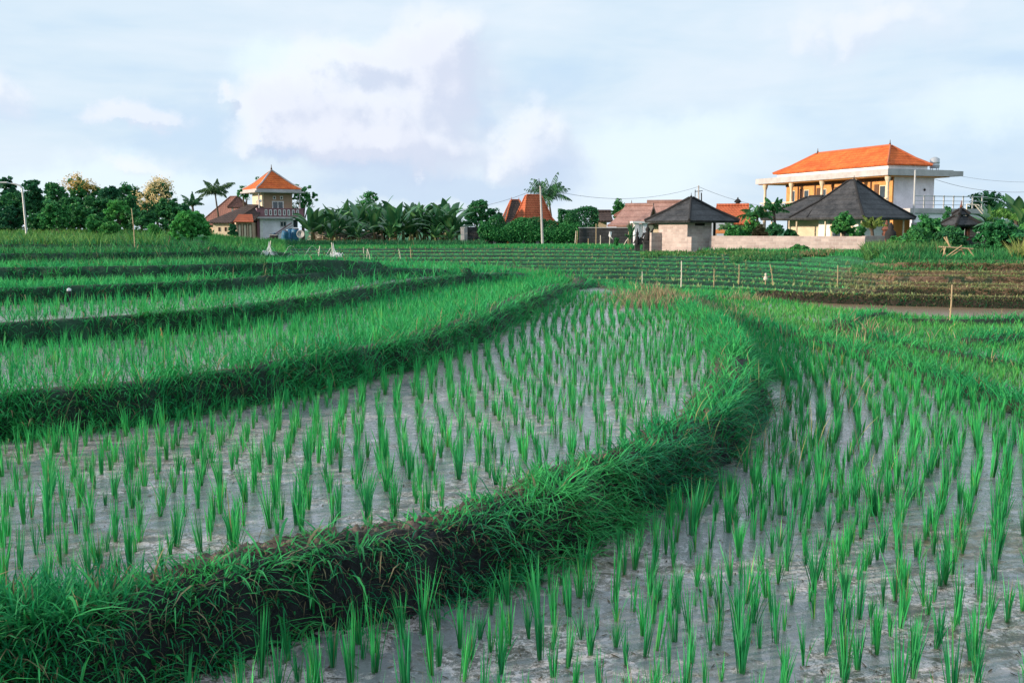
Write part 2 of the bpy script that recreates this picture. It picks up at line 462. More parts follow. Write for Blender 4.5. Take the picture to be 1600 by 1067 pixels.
# ------------------------------------------------------------------ rice
G1 = np.array([.016, .28, .095]); G2 = np.array([.055, .44, .12]); G3 = np.array([.018, .15, .07]); YG = np.array([.11, .30, .07])
DRY = np.array([.30, .25, .14]); YEL = np.array([.34, .36, .10])
def tuft(nb, h, spread, w, nseg, seed):
    r = np.random.default_rng(seed)
    az = r.uniform(0, 2 * PI, nb) + 0; rad = np.abs(r.normal(0, .010, nb))
    pos = np.stack([rad * np.cos(az), rad * np.sin(az), np.full(nb, -.03)], -1)
    hh = h * r.uniform(.55, 1.08, nb)
    til = np.abs(r.normal(.03, .07, nb)) * spread
    bend = np.abs(r.normal(.14, .22, nb)) * spread * (1.2 - .4 * hh / h)
    old = r.random(nb)
    col = G1[None] * (1 - old[:, None]) + G2[None] * old[:, None]
    col = col * r.uniform(.75, 1.2, nb)[:, None]
    k = r.random(nb) < .08; col[k] = YG
    k = r.random(nb) < .015; col[k] = DRY
    V, F, C = blades(pos, hh, w * r.uniform(.7, 1.2, nb), az, til, bend, col, nseg)
    # natural yellowish sheath at the base of each blade
    nv = (nseg + 1) * 2
    C = C.reshape(nb, nv, 3); C[:, 0:2] = C[:, 0:2] * .5 + np.array([.11, .17, .05]) * .5
    return V, F, C.reshape(-1, 3)
near_var = [tuft([17, 22, 27][i % 3], [.29, .33, .37][(i * 7) % 3], [.55, .8, 1.15][i // 3], .0068, 4, 100 + i) for i in range(9)]
far_var = [tuft([9, 12, 15][i % 3], [.27, .31, .34][i % 3], .8, .0095, 2, 200 + i) for i in range(8)]
xfar_var = [tuft(9, .29, 1.1, .014, 2, 300 + i) for i in range(6)]
near_me = [np_mesh('rice_seedling', V, F, C, M_leaf) for V, F, C in near_var]

def bund_x(y):     # x of the curving bund foot as a function of distance
    ys = np.array([3.0, 4.4, 5.3, 5.98, 7.07, 8.19, 9.7, 12, 14.8, 17.3, 25, 32])
    xs = np.array([-2.8, -1.5, -.42, .10, .85, 1.65, 2.38, 3.05, 3.6, 3.9, 4.3, 4.3])
    return np.interp(y, ys, xs)
def rows(kind):
    pts = []
    if kind == 'A':
        y = 2.2
        us = np.arange(.12, 16, .185)
        for ui, u in enumerate(us):
            v = 2.0 + rng.uniform(0, .2)
            while v < 26:
                sl = (bund_x(v + .2) - bund_x(v - .2)) / .4
                # rows relax to a steady slant away from the bund
                blend = min(1, u / 5)
                pts.append((bund_x(v) * (1 - blend) + (1.2 + .33 * (v - 5.5) + .006 * (v - 9) ** 2 * 0) * blend + u * 1.07 - .45 * blend, v))
                v += rng.normal(.155 if v < 6.5 else .13, .02) / math.sqrt(1 + sl * sl)
    elif kind == 'B':
        for u in np.arange(-9, 6, .18):
            v = 3.5 + rng.uniform(0, .2)
            while v < 27:
                g = -.15 * (v - 8) + .010 * (v - 8) ** 2
                pts.append((u + g, v)); v += rng.normal(.18, .022)
    elif kind == 'C':
        for u in np.arange(-14, 4, .24):
            v = 7 + rng.uniform(0, .2)
            while v < 37: pts.append((u - .1 * (v - 10) + .008 * (v - 10) ** 2, v)); v += rng.normal(.21, .02)
    elif kind == 'D':
        for u in np.arange(-20, 3, .26):
            v = 9 + rng.uniform(0, .2)
            while v < 34: pts.append((u, v)); v += rng.normal(.23, .02)
    elif kind == 'R':
        for v in np.arange(6, 31, .24):
            u = 2.0 + rng.uniform(0, .2)
            while u < 24: pts.append((u, v + .25 * u)); u += rng.normal(.21, .02)
    p = np.array(pts); p += rng.normal(0, .028, p.shape)
    return p
def inview(p, m=.60): return (np.abs(p[:, 0]) < p[:, 1] * m + .6)
R1side = lambda p: None
def side_R1(p):      # signed: positive on the camera side of ridge 0
    pts = RID[0][0]
    o = np.argsort(-pts[:, 1])
    x = np.interp(p[:, 1], pts[::-1, 1][np.argsort(pts[::-1, 1])], pts[np.argsort(pts[:, 1]), 0])
    return x - p[:, 0]
plants = []   # (x,y,z,scale,kind)
def region(kind):
    p = rows(kind); p = p[inview(p)]
    sB, sC, sD, sE = [gsample(SDS[i], p[:, 0], p[:, 1]) for i in range(4)]
    rd = gsample(RIDD, p[:, 0], p[:, 1]); pond = gsample(POND, p[:, 0], p[:, 1]); lp = p[:, 1] - fl_y(0, p[:, 0])
    if kind == 'A': k = (sB < -.16) & (rd > 1.15) & (side_R1(p) > 0)
    if kind == 'B': k = (sB > .62) & (sC < -.12)
    if kind == 'C': k = (sC > .55) & (sD < -.1)
    if kind == 'D': k = (sD > .55) & (sE < -.1)
    if kind == 'R': k = (sB < -.25) & (rd > 1.0) & (side_R1(p) < 0) & (pond < -.3) & (lp < -.5)
    k &= rng.random(len(p)) > (.05 if kind in 'AB' else .02)
    p = p[k]
    sc = rng.normal(1, .20, len(p)).clip(.45, 1.5)
    sc *= {'B': .70, 'R': .55, 'C': .78, 'D': .75}.get(kind, .76)
    sc *= .85 + .35 * fbm(p[:, 0] * .7, p[:, 1] * .7, 2)
    z = {'A': .018, 'B': LV[1], 'C': LV[2], 'D': LV[3], 'R': .02}[kind] + np.zeros(len(p))
    z = np.minimum(z, gsample(GZ, p[:, 0], p[:, 1]) + .03) if kind in 'CD' else z
    return np.column_stack([p, z, sc, np.full(len(p), ord(kind))])
allp = np.vstack([region(k) for k in 'ABCDR'])
# camera frustum (photo pixels)
dd = allp[:, 1]; ppx = 800 + FX * allp[:, 0] / dd; ppy = 360 + FX * (H - allp[:, 2] - .15) / dd
vis = (ppx > -20) & (ppx < 1620) & (ppy < 1110)
size = allp[:, 3] / dd * vis
order = np.argsort(-size)
near_i = order[:300]; rest_i = order[300:]
LAB = {'A': 'slender bright green rice seedling rising from the shallow water of the lower right paddy',
       'B': 'slender green rice seedling standing in the lilac muddy water of the raised middle paddy',
       'C': 'green rice seedling on the first terrace above the middle paddy'}
for i in near_i:
    x, y, z, s, k = allp[i]; k = chr(int(k))
    o = bpy.data.objects.new('rice_seedling', near_me[rng.integers(len(near_me))])
    COL.objects.link(o); o.location = (x, y, z); o.rotation_euler = (rng.normal(0, .07), rng.normal(0, .07), rng.uniform(0, 6.28)); o.scale = (s, s, s * rng.uniform(.85, 1.2))
    tag(o, LAB[k], 'rice plant', {'A': 'rice seedlings in the lower right paddy', 'B': 'rice seedlings in the raised middle paddy', 'C': 'rice seedlings on the terrace'}[k])
acc = Acc()
for i in rest_i:
    x, y, z, s, k = allp[i]
    d = math.hypot(x, y); k = chr(int(k))
    if not (-60 < 800 + FX * x / y < 1660) and d > 6: 
        if rng.random() < .6: continue
    V, F, C = (near_var if d < 7.5 else far_var if d < 15 else xfar_var)[rng.integers(9 if d < 7.5 else 6)]
    a = rng.uniform(0, 6.28); ca, sa = math.cos(a), math.sin(a)
    zs = s * rng.uniform(.85, 1.2) * (1.12 if k in 'CD' else 1)
    W = np.empty_like(V); W[:, 0] = (V[:, 0] * ca - V[:, 1] * sa) * s * 1.1 + x; W[:, 1] = (V[:, 0] * sa + V[:, 1] * ca) * s * 1.1 + y; W[:, 2] = V[:, 2] * zs + z
    tint = np.array([1, 1, 1.]) * rng.uniform(.85, 1.12)
    if k == 'R': tint = tint * np.array([1.7, 1.1, .8])
    if d > 13 and k == 'A' and rng.random() < .02: C = C * .4 + np.array([.34, .19, .04])
    acc.add(W, F, C * tint)
tag(acc.obj('rice_crop', M_leaf), 'rows of small green rice plants filling the flooded paddies behind the nearest ones', 'rice', kind='stuff')

# ------------------------------------------------------------------ grass
def cand(n, d0, d1, half=.60):
    t = rng.uniform(-half, half, n); r = np.exp(rng.uniform(math.log(d0), math.log(d1), n))
    return np.column_stack([r * np.sin(t), r * np.cos(t)])
def grad(p):
    e = .06
    gx = gsample(GZ, p[:, 0] + e, p[:, 1]) - gsample(GZ, p[:, 0] - e, p[:, 1])
    gy = gsample(GZ, p[:, 0], p[:, 1] + e) - gsample(GZ, p[:, 0], p[:, 1] - e)
    return gx, gy
def colmix(n, base, other, f): return base[None] * (1 - f[:, None]) + other[None] * f[:, None]
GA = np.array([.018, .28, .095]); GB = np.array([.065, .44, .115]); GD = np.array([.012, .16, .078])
acc = Acc()
def grass(p, h, w, lean, tilt, bend, c0, c1, dryf=.03, nseg=3, dn=.8):
    """lean: 0 random azimuth, 1 strictly downhill"""
    n = len(p)
    if n == 0: return
    d = np.hypot(p[:, 0], p[:, 1])
    z = gsample(GZ, p[:, 0], p[:, 1]) - .02
    gx, gy = grad(p); az = np.arctan2(-gy, -gx) + rng.normal(0, 1.0 * (1 - lean) + .35, n)
    flat = (np.hypot(gx, gy) < .01) | (rng.random(n) > lean); az = np.where(flat, rng.uniform(0, 2 * PI, n), az)
    f = np.clip(fbm(p[:, 0] * dn, p[:, 1] * dn, 3) * 1.6 - .3 + rng.normal(0, .2, n), 0, 1)
    col = colmix(n, c0, c1, f) * rng.uniform(.7, 1.25, n)[:, None]
    k = rng.random(n) < dryf; col[k] = DRY * rng.uniform(.5, 1.1, (k.sum(), 1))
    hh = h * rng.uniform(.45, 1.25, n)
    ww = (w + .00045 * d) * rng.uniform(.7, 1.3, n)
    V, F, C = blades(np.column_stack([p, z]), hh, ww, az, np.abs(rng.normal(tilt, .18, n)), np.abs(rng.normal(bend, .35, n)), col, nseg)
    acc.add(V, F, C)
# rims and faces of the hillside terraces
P = cand(520000, 2.3, 48)
sd = [gsample(s, P[:, 0], P[:, 1]) for s in SDS]
PD_ = np.hypot(P[:, 0], P[:, 1]); far = gsample(ISFAR.astype(float), P[:, 0], P[:, 1]) > .5
patch = fbm(P[:, 0] * 1.3 + 3, P[:, 1] * 1.3, 2)
clump = fbm(P[:, 0] * 6, P[:, 1] * 6, 2)
def pxof(p): return 800 + FX * p[:, 0] / p[:, 1]
px = pxof(P)
bare = np.exp(-((px - 500) / 170) ** 2) * (PD_ < 7)          # trampled, earthy stretch near the camera
for i in range(7):
    nxt = sd[i + 1] if i < 6 else np.full(len(P), -9.)
    ok = (nxt < .0) & ~far
    rimw = .6 if i == 0 else .5 + .5 * sstep(150, 600, px)
    rim = ok & (sd[i] > (.08 if i == 0 else -.02)) & (sd[i] < rimw)
    dens = np.clip((clump - .36) * 3.6, .07, 1) * (.62 if i == 0 else .9)
    dens = dens * (1 - .78 * bare * (i == 0)) * (.9 if i else 1)
    keep = rng.random(len(P)) < dens * np.clip(9 / PD_, .35, 1)
    m = rim & keep
    hgt = .20 if i == 0 else .24 + .15 * sstep(150, 600, px[m])
    if i == 0: hgt = .12 + .16 * sstep(5.5, 9.5, PD_[m]) + .10 * (patch[m] - .5) + .05 * sstep(200, 20, px[m]) * (PD_[m] < 6.5)
    if i >= 4: grass(P[m], .20, .006, .5, .2, 1.0, GA, GB, .03, 2)
    elif i == 0: grass(P[m], hgt, .0068, .2, .35, 1.1, GA, GB, .05, 3, 2.5)
    else: grass(P[m], hgt, .0055, .55, .3, .95, GA * 1.1, GB * 1.1, .04, 3)
    # blades spilling over the face
    face = ok & (sd[i] > -.02) & (sd[i] < .22)
    m = face & (rng.random(len(P)) < np.clip((clump - .34) * 1.6, .05, .6) * (1 - .4 * bare * (i == 0)) * np.clip(9 / PD_, .5, 1))
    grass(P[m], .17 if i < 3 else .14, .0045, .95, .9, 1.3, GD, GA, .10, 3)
    m = face & (rng.random(len(P)) < .16) & (i < 4)
    grass(P[m], .14, .003, .9, 1.3, 1.2, np.array([.08, .07, .045]), np.array([.17, .14, .085]), .3, 2)
    # treads covered in dense growth
    if i in (1, 2):
        m = ok & (sd[i] > .7) & (rng.random(len(P)) < .13 + .5 * sstep(350, 750, px))
        grass(P[m], .24, .0055, .1, .12, .45, GA * 1.1, GB * 1.1, .02, 3)
    if i >= 3:
        m = ok & (sd[i] > .55) & (rng.random(len(P)) < .8)
        grass(P[m], .19, .006, .2, .12, .5, GA, GB * 1.1, .015, 2)
# thick hair of blades hanging over every face
P3 = cand(1500000, 2.6, 44); 
s3 = [gsample(s, P3[:, 0], P3[:, 1]) for s in SDS]; f3 = gsample(ISFAR.astype(float), P3[:, 0], P3[:, 1]) > .5
d3 = np.hypot(P3[:, 0], P3[:, 1]); x3 = pxof(P3); c3 = fbm(P3[:, 0] * 3.1, P3[:, 1] * 3.1, 2)
for i in range(7):
    nxt = s3[i + 1] if i < 6 else np.full(len(P3), -9.)
    m = (nxt < -.25) & ~f3 & (s3[i] > -.03) & (s3[i] < .26)
    pr = (.15 if i == 0 else .42) + .25 * sstep(6.5, 11, d3)
    if i == 0: pr = pr * (1 - .6 * np.exp(-((x3 - 560) / 200) ** 2) * (d3 < 7)) + .25 * np.exp(-((x3 - 960) / 130) ** 2) * (d3 < 10)
    m &= rng.random(len(P3)) < pr * np.clip((c3 - .28) * 3, .08, 1)
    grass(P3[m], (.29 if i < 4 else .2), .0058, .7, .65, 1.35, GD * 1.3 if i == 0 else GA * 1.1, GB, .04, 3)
del P3, s3, f3, d3, x3, c3
# broad weeds and straw tangled in the bank
Q = cand(90000, 3, 16); s0 = gsample(SDS[0], Q[:, 0], Q[:, 1]); s1 = gsample(SDS[1], Q[:, 0], Q[:, 1])
e = ((s0 > -.05) & (s0 < .6) & (s1 < -.3)) | ((s1 > -.05) & (s1 < .5) & (gsample(SDS[2], Q[:, 0], Q[:, 1]) < -.3))
q = Q[e]; cl = fbm(q[:, 0] * 1.9 + 7, q[:, 1] * 1.9, 2)
k = rng.random(len(q)) < np.clip((cl - .5) * 3, 0, .5); grass(q[k], .09, .020, .4, .7, 1.0, GA * 1.0, GB * 1.0, .03, 2)
k = rng.random(len(q)) < .13; grass(q[k], .22, .003, .5, 1.0, 1.2, np.array([.20, .16, .10]), np.array([.32, .27, .17]), .4, 3)
# extra long reed leaves on the near bund
Q = cand(26000, 3.2, 14); s0 = gsample(SDS[0], Q[:, 0], Q[:, 1]); q = Q[(s0 > .0) & (s0 < .45) & (gsample(SDS[1], Q[:, 0], Q[:, 1]) < -.3)]
cl = fbm(q[:, 0] * 1.1 + 40, q[:, 1] * 1.1, 2); q = q[rng.random(len(q)) < np.clip((cl - .45) * 2.5, .02, .8)]
grass(q, .34, .011, .8, .7, 1.2, GA * .8, GB * .9, .05, 4)
# dense bottom-left corner
Q = cand(60000, 2.2, 5.2); qx = pxof(Q); s0 = gsample(SDS[0], Q[:, 0], Q[:, 1])
k = (s0 > .05) & (qx < 300) & (Q[:, 1] < 4.75 + .0*qx) & (rng.random(len(Q)) < np.clip(1.1 - qx / 270, .05, 1) * .7)
grass(Q[k], .19, .006, .1, .25, .9, GA * .75, GA, .05, 4)
# low bunds between the right-hand paddies
P2 = cand(380000, 6, 36); rd = gsample(RIDD, P2[:, 0], P2[:, 1]); s0 = gsample(SDS[0], P2[:, 0], P2[:, 1]); pn = gsample(POND, P2[:, 0], P2[:, 1])
m = (rd < 1.05) & (s0 < -.05); cl = fbm(P2[:, 0] * 5, P2[:, 1] * 5, 2)
m &= rng.random(len(P2)) < np.clip((cl - .2) * 2, .3, 1)
grass(P2[m], .24, .006, .3, .3, 1.0, GA, GB, .05, 3)
# grassy skirt where the curving bund meets the far field
lp = P2[:, 1] - fl_y(0, P2[:, 0])
m = (s0 < .7) & (s0 > -.5) & (P2[:, 1] > 13) & (P2[:, 0] > 0) & (lp < -.3) & (gsample(SDS[1], P2[:, 0], P2[:, 1]) < 0)
m &= rng.random(len(P2)) < np.clip(.9 - np.abs(s0) * .5, .1, 1)
grass(P2[m], .25, .006, .3, .3, .8, GA * 1.05, GB * 1.05, .05, 3)
# the closely planted far paddies on the right
sr = side_R1(P2)
m = (s0 < -.3) & (sr < 0) & (rd > .9) & (pn < -.25) & (lp < -.2) & (P2[:, 1] > 10.5)
m &= rng.random(len(P2)) < np.clip(.5 + .08 * (P2[:, 1] - 11), .1, .95) * np.clip((fbm(P2[:, 0] * 1.2, P2[:, 1] * 1.2, 2) - .25) * 5, .12, 1)
grass(P2[m], .17, .005, .1, .12, .45, np.array([.04, .30, .09]), np.array([.12, .40, .10]), .02, 2, .4)
m = (s0 < -.15) & (sr > 0) & (P2[:, 1] > 15) & (rd > .9) & (rng.random(len(P2)) < np.clip((P2[:, 1] - 15) * .08, 0, .5))
grass(P2[m], .22, .005, .1, .12, .5, GA * 1.1, GB, .02, 2, .4)
# weedy ground between the last paddies and the far steps
m = (s0 < -.2) & (pn < -.1) & (lp > -3.0) & (lp < -.1) & (P2[:, 0] > 1) & (rng.random(len(P2)) < .8)
grass(P2[m], .2, .006, .2, .25, .8, GA * 1.05, GB * 1.1, .05, 2)
tag(acc.obj('bund_grass', M_grass), 'long green grass and reeds overhanging the earth banks of the terraces', 'grass', kind='stuff')

# dry reddish clumps by the far end of the middle paddy, and pale seed heads
acc = Acc()
for (cx, cy, s, n) in [(1022, 483, .55, 900), (1070, 478, .45, 500), (1010, 492, .35, 300), (1120, 496, .5, 120), (1160, 466, .35, 150), (1350, 520, .6, 160), (1030, 472, .3, 250)]:
    x, y = PZ(cx, cy, .1); q = np.column_stack([rng.normal(x, s, n), rng.normal(y, s * 1.3, n)])
    grass(q, .34, .006, .1, .25, .6, np.array([.34, .26, .16]), np.array([.46, .39, .25]), .3, 2)
Q = cand(9000, 8, 24); s0 = gsample(SDS[0], Q[:, 0], Q[:, 1]); k = (s0 < .3) & (s0 > -1.2) & (Q[:, 0] > 1.5) & (rng.random(len(Q)) < .16)
grass(Q[k], .40, .004, .0, .15, .5, np.array([.34, .33, .14]), np.array([.45, .40, .22]), .2, 3)
Q = cand(5000, 9, 20); s0 = gsample(SDS[1], Q[:, 0], Q[:, 1]); k = (s0 < .5) & (s0 > 0) & (rng.random(len(Q)) < .2)
grass(Q[k], .34, .004, .0, .15, .5, np.array([.3, .26, .14]), np.array([.4, .35, .22]), .2, 3)
tag(acc.obj('dry_grass', M_grass), 'dry straw coloured grass stalks among the green at the paddy ends', 'dry grass', kind='stuff')

# far fields: crops on the steps
acc = Acc()
P = cand(330000, 26, 72); PX = pxof(P); d = P[:, 1]
f = gsample(ISFAR.astype(float), P[:, 0], P[:, 1]) > .5
lip = gsample(LIP, P[:, 0], P[:, 1]); lp = P[:, 1] - fl_y(0, P[:, 0]); lt = P[:, 1] - fl_y(9, P[:, 0])
brown = sstep(1240, 1400, PX) * (lt < -.6)
tread = f & (lp > 0) & (lt < .0)
m = tread & ((lip > .14) | (lip < -.8)) & (lip < 9) & (rng.random(len(P)) > brown) & (rng.random(len(P)) < .8)
grass(P[m], .06, .010, .1, .3, .5, np.array([.045, .37, .125]), np.array([.09, .46, .14]), .0, 2, .15)
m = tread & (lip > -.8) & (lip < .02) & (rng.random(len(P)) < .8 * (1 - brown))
grass(P[m], .05, .008, .9, 1.2, .6, GD * .35, GD * .6, .02, 2)  # darkened blades paint the lip grass shadow across riser and tread
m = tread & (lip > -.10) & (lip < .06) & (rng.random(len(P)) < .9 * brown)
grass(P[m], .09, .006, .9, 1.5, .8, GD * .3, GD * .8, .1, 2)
m = (lp > -.55) & (lp < .02) & (PX > 1130) & (lip > -9)
grass(P[m], .16, .006, .9, .9, 1.2, GD * .4, GD * 1.0, .06, 2)
m = (lp > -.10) & (lp < .12) & (PX > 1130) 
grass(P[m], .13, .006, .5, .4, 1.2, GA, np.array([.16, .26, .09]), .15, 2)
m = tread & (lip > 0) & (lip < .22) & (rng.random(len(P)) < .95)
mm = m & (brown < .5)
grass(P[mm], .09, .010, .3, .3, .8, GA * 1.5, np.array([.16, .46, .14]), .0, 2)
mm = m & (brown >= .5)
grass(P[mm], .12, .008, .3, .3, .8, np.array([.16, .27, .09]), np.array([.34, .31, .15]), .1, 2)
# the flat green crop behind, up to the village
m = f & (lt >= .3) & (rng.random(len(P)) < .9)
grass(P[m], .22, .010, .1, .15, .5, np.array([.024, .22, .075]), np.array([.06, .31, .09]), .01, 2, .2)
for k in range(10):
    top = k in (0, 2, 3, 5, 6, 8)
    n = 5200 if top else 2200
    x = rng.uniform(5.5, 19, n); q = np.column_stack([x, fl_y(k, x) + (rng.uniform(-.05, .14, n) if top else rng.uniform(-.14, .03, n))])
    qx = pxof(q); q = q[(qx > 1180 + 22 * k) & (rng.random(n) < np.clip((qx - 1180 - 22 * k) / 120, .2, 1))]
    if top:
        grass(q, .085, .008, .3, .5, 1.0, np.array([.15, .27, .09]), np.array([.42, .36, .20]), .15, 2, 1.2)
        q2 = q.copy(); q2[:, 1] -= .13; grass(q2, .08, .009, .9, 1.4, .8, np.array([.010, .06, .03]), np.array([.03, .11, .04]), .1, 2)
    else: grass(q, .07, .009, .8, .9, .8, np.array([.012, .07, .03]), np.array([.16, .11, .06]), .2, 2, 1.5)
# rows of young pale plants along the lips of the steps
for k in range(10):
    lim = (880, 1400) if k < 6 else (560, 1330)
    x0, x1 = -18, 24
    x = np.arange(x0, x1, .34 if k > 1 else .2); x = x + rng.normal(0, .04, len(x)); y = fl_y(k, x) + .12
    q = np.column_stack([x, y]); qx = pxof(q); ff = (gsample(ISFAR.astype(float), x, y) > .5) & (qx > 400) & (qx < 1430 - 14 * k)
    if k < 2: ff &= qx > 860
    q = np.repeat(q[ff], 6, 0); q += rng.normal(0, .035, q.shape)
    bright = 1.0 if k in (0, 1) else .62
    grass(q, .15, .012, .0, .2, .5, np.array([.24, .36, .13]) * bright, np.array([.34, .40, .20]) * bright, 0, 2)
tag(acc.obj('field_crop', M_grass), 'green crop rows on the long low steps of the far fields', 'crop', kind='stuff')

# tall rough meadow: yellowish grass on the left ridge, weeds in front of the walls
acc = Acc()
def strip(px0, px1, D0, D1, n, h, c0, c1, dry=.05, wid=.02, tilt=.2):
    q = np.column_stack([rng.uniform(px0, px1, n), rng.uniform(D0, D1, n)])
    if h > .3: q = q[~((q[:, 0] > 1464) & (q[:, 0] < 1530) & (q[:, 1] < 40.5))]; n = len(q)
    x = (q[:, 0] - 800) / FX * q[:, 1]
    grass(np.column_stack([x, q[:, 1]]), h, wid, .0, tilt, .7, c0, c1, dry, 2, .25)
strip(-120, 270, 24, 62, 24000, .34, np.array([.05, .22, .06]), np.array([.17, .33, .07]), .03, .012)
strip(-60, 420, 20, 34, 12000, .26, np.array([.03, .17, .06]), np.array([.07, .25, .08]), .03, .008)
strip(130, 190, 33, 40, 900, .5, np.array([.20, .19, .10]), np.array([.26, .22, .13]), .1, .012)
strip(330, 445, 40, 78, 9000, .55, np.array([.05, .26, .06]), np.array([.09, .33, .08]), .01, .016)
strip(440, 760, 66, 80, 6000, .45, np.array([.02, .12, .05]), np.array([.04, .17, .06]), .03, .02)
strip(1000, 1180, 49, 53, 2500, .2, np.array([.03, .17, .05]), np.array([.10, .24, .06]), .05, .02)
strip(1140, 1360, 44, 49, 5000, .22, np.array([.03, .17, .06]), np.array([.12, .26, .07]), .05, .02, .3)
strip(1250, 1310, 44, 47, 600, .3, np.array([.22, .20, .09]), np.array([.30, .20, .12]), .2, .02, .4)
strip(1350, 1480, 39, 50, 8000, .6, np.array([.04, .20, .06]), np.array([.16, .28, .08]), .05, .02, .25)
strip(1380, 1680, 36, 48, 12000, .40, np.array([.03, .19, .06]), np.array([.07, .26, .08]), .03, .015, .25)
strip(1580, 1660, 36, 40, 900, .8, np.array([.20, .27, .07]), np.array([.30, .30, .10]), .1, .02, .3)
strip(1330, 1700, 33.5, 37, 5000, .2, np.array([.03, .19, .06]), np.array([.08, .26, .08]), .03, .012, .25)
tag(acc.obj('meadow_grass', M_grass), 'tall rough grass and weeds on the ridge and below the village walls', 'grass', kind='stuff')

# fallen leaves, clods and straw floating on the near water
acc = Acc()
n = 2600; q = cand(n, 3.2, 10); z = np.where(gsample(SDS[0], q[:, 0], q[:, 1]) > .5, LV[1] + .008, .023)
s0 = gsample(SDS[0], q[:, 0], q[:, 1]); k = ((s0 > .6) | (s0 < -.2)) & (gsample(SDS[1], q[:, 0], q[:, 1]) < -.1); q = q[k]; z = z[k]; n = len(q)
V, F, C = blades(np.column_stack([q, z]), rng.uniform(.01, .07, n), rng.uniform(.003, .010, n), rng.uniform(0, 6.28, n), np.full(n, PI / 2), rng.uniform(-.05, .0, n),
                 np.array([[.10, .08, .05]]) * rng.uniform(.3, 2.2, (n, 1)), 2, np.zeros(n))
acc.add(V, F, C)
tag(acc.obj('straw_litter', M_grass), 'bits of dead straw and leaf lying on the shallow paddy water', 'litter', kind='stuff')
# ------------------------------------------------------------------ building helpers
class MB:
    def __init__(s): s.v = []; s.f = []; s.m = []
    def _add(s, vs, fs, mi=0):
        n = len(s.v); s.v += [tuple(v) for v in vs]; s.f += [tuple(n + i for i in f) for f in fs]; s.m += [mi] * len(fs); return s
    def box(s, x0, x1, y0, y1, z0, z1, mi=0):
        vs = [(x, y, z) for z in (z0, z1) for y in (y0, y1) for x in (x0, x1)]
        return s._add(vs, [(0, 2, 3, 1), (4, 5, 7, 6), (0, 1, 5, 4), (2, 6, 7, 3), (0, 4, 6, 2), (1, 3, 7, 5)], mi)
    def cyl(s, p0, p1, r0, r1=None, n=8, mi=0, cap=True):
        r1 = r0 if r1 is None else r1
        p0 = Vector(p0); p1 = Vector(p1); a = (p1 - p0).normalized()
        u = a.orthogonal().normalized(); w = a.cross(u)
        vs = []
        for p, r in ((p0, r0), (p1, r1)):
            for i in range(n):
                t = 2 * PI * i / n; vs.append(p + (u * math.cos(t) + w * math.sin(t)) * r)
        fs = [(i, (i + 1) % n, n + (i + 1) % n, n + i) for i in range(n)]
        if cap: fs += [tuple(range(n - 1, -1, -1)), tuple(range(n, 2 * n))]
        return s._add(vs, fs, mi)
    def tube(s, pts, r0, r1=None, n=6, mi=0):
        r1 = r0 if r1 is None else r1
        k = len(pts) - 1
        for i in range(k):
            s.cyl(pts[i], pts[i + 1], r0 + (r1 - r0) * i / k, r0 + (r1 - r0) * (i + 1) / k, n, mi, cap=(i in (0, k - 1)))
        return s
    def lathe(s, prof, cx=0, cy=0, cz=0, n=14, mi=0, sx=1, sy=1):
        vs = []; fs = []
        for r, z in prof:
            for i in range(n):
                t = 2 * PI * i / n; vs.append((cx + r * math.cos(t) * sx, cy + r * math.sin(t) * sy, cz + z))
        for j in range(len(prof) - 1):
            for i in range(n): fs.append((j * n + i, j * n + (i + 1) % n, (j + 1) * n + (i + 1) % n, (j + 1) * n + i))
        fs += [tuple(range(n - 1, -1, -1)), tuple((len(prof) - 1) * n + i for i in range(n))]
        return s._add(vs, fs, mi)
    def rings(s, R, mi=0):          # stack of rectangles (x0,x1,y0,y1,z), closed below and above
        vs = []; fs = []
        for x0, x1, y0, y1, z in R: vs += [(x0, y0, z), (x1, y0, z), (x1, y1, z), (x0, y1, z)]
        for j in range(len(R) - 1):
            for i in range(4): fs.append((j * 4 + i, j * 4 + (i + 1) % 4, j * 4 + 4 + (i + 1) % 4, j * 4 + 4 + i))
        fs += [(3, 2, 1, 0), tuple((len(R) - 1) * 4 + i for i in range(4))]
        return s._add(vs, fs, mi)
    def poly(s, pts, mi=0): return s._add(pts, [tuple(range(len(pts)))], mi)
    def slab(s, a, b, c, d, th, mi=0):   # thick four-sided panel
        a, b, c, d = map(Vector, (a, b, c, d)); n = (b - a).cross(d - a).normalized() * th
        v = [a, b, c, d, a - n, b - n, c - n, d - n]
        return s._add(v, [(0, 1, 2, 3), (7, 6, 5, 4), (0, 4, 5, 1), (1, 5, 6, 2), (2, 6, 7, 3), (3, 7, 4, 0)], mi)
    def build(s, name, mat, parent=None, smooth=False, bevel=0):
        me = bpy.data.meshes.new(name); me.from_pydata(s.v, [], s.f)
        for m in (mat if isinstance(mat, (list, tuple)) else [mat]): me.materials.append(m)
        me.polygons.foreach_set('material_index', s.m)
        if smooth: me.polygons.foreach_set('use_smooth', [True] * len(s.f))
        o = bpy.data.objects.new(name, me); COL.objects.link(o)
        if parent: o.parent = parent
        if bevel:
            b = o.modifiers.new('bevel', 'BEVEL'); b.width = bevel; b.segments = 1; b.limit_method = 'ANGLE'
        return o
def root(name, label, cat, x, y, z=None, yaw=0, group=None):
    o = bpy.data.objects.new(name, None); COL.objects.link(o)
    o.location = (x, y, gz(x, y) if z is None else z); o.rotation_euler = (0, 0, math.radians(yaw)); o.empty_display_size = .3
    tag(o, label, cat, group); return o
def B(name, mat, parent, *boxes, bevel=0):
    m = MB()
    for b in boxes: m.box(*b)
    return m.build(name, mat, parent, bevel=bevel)
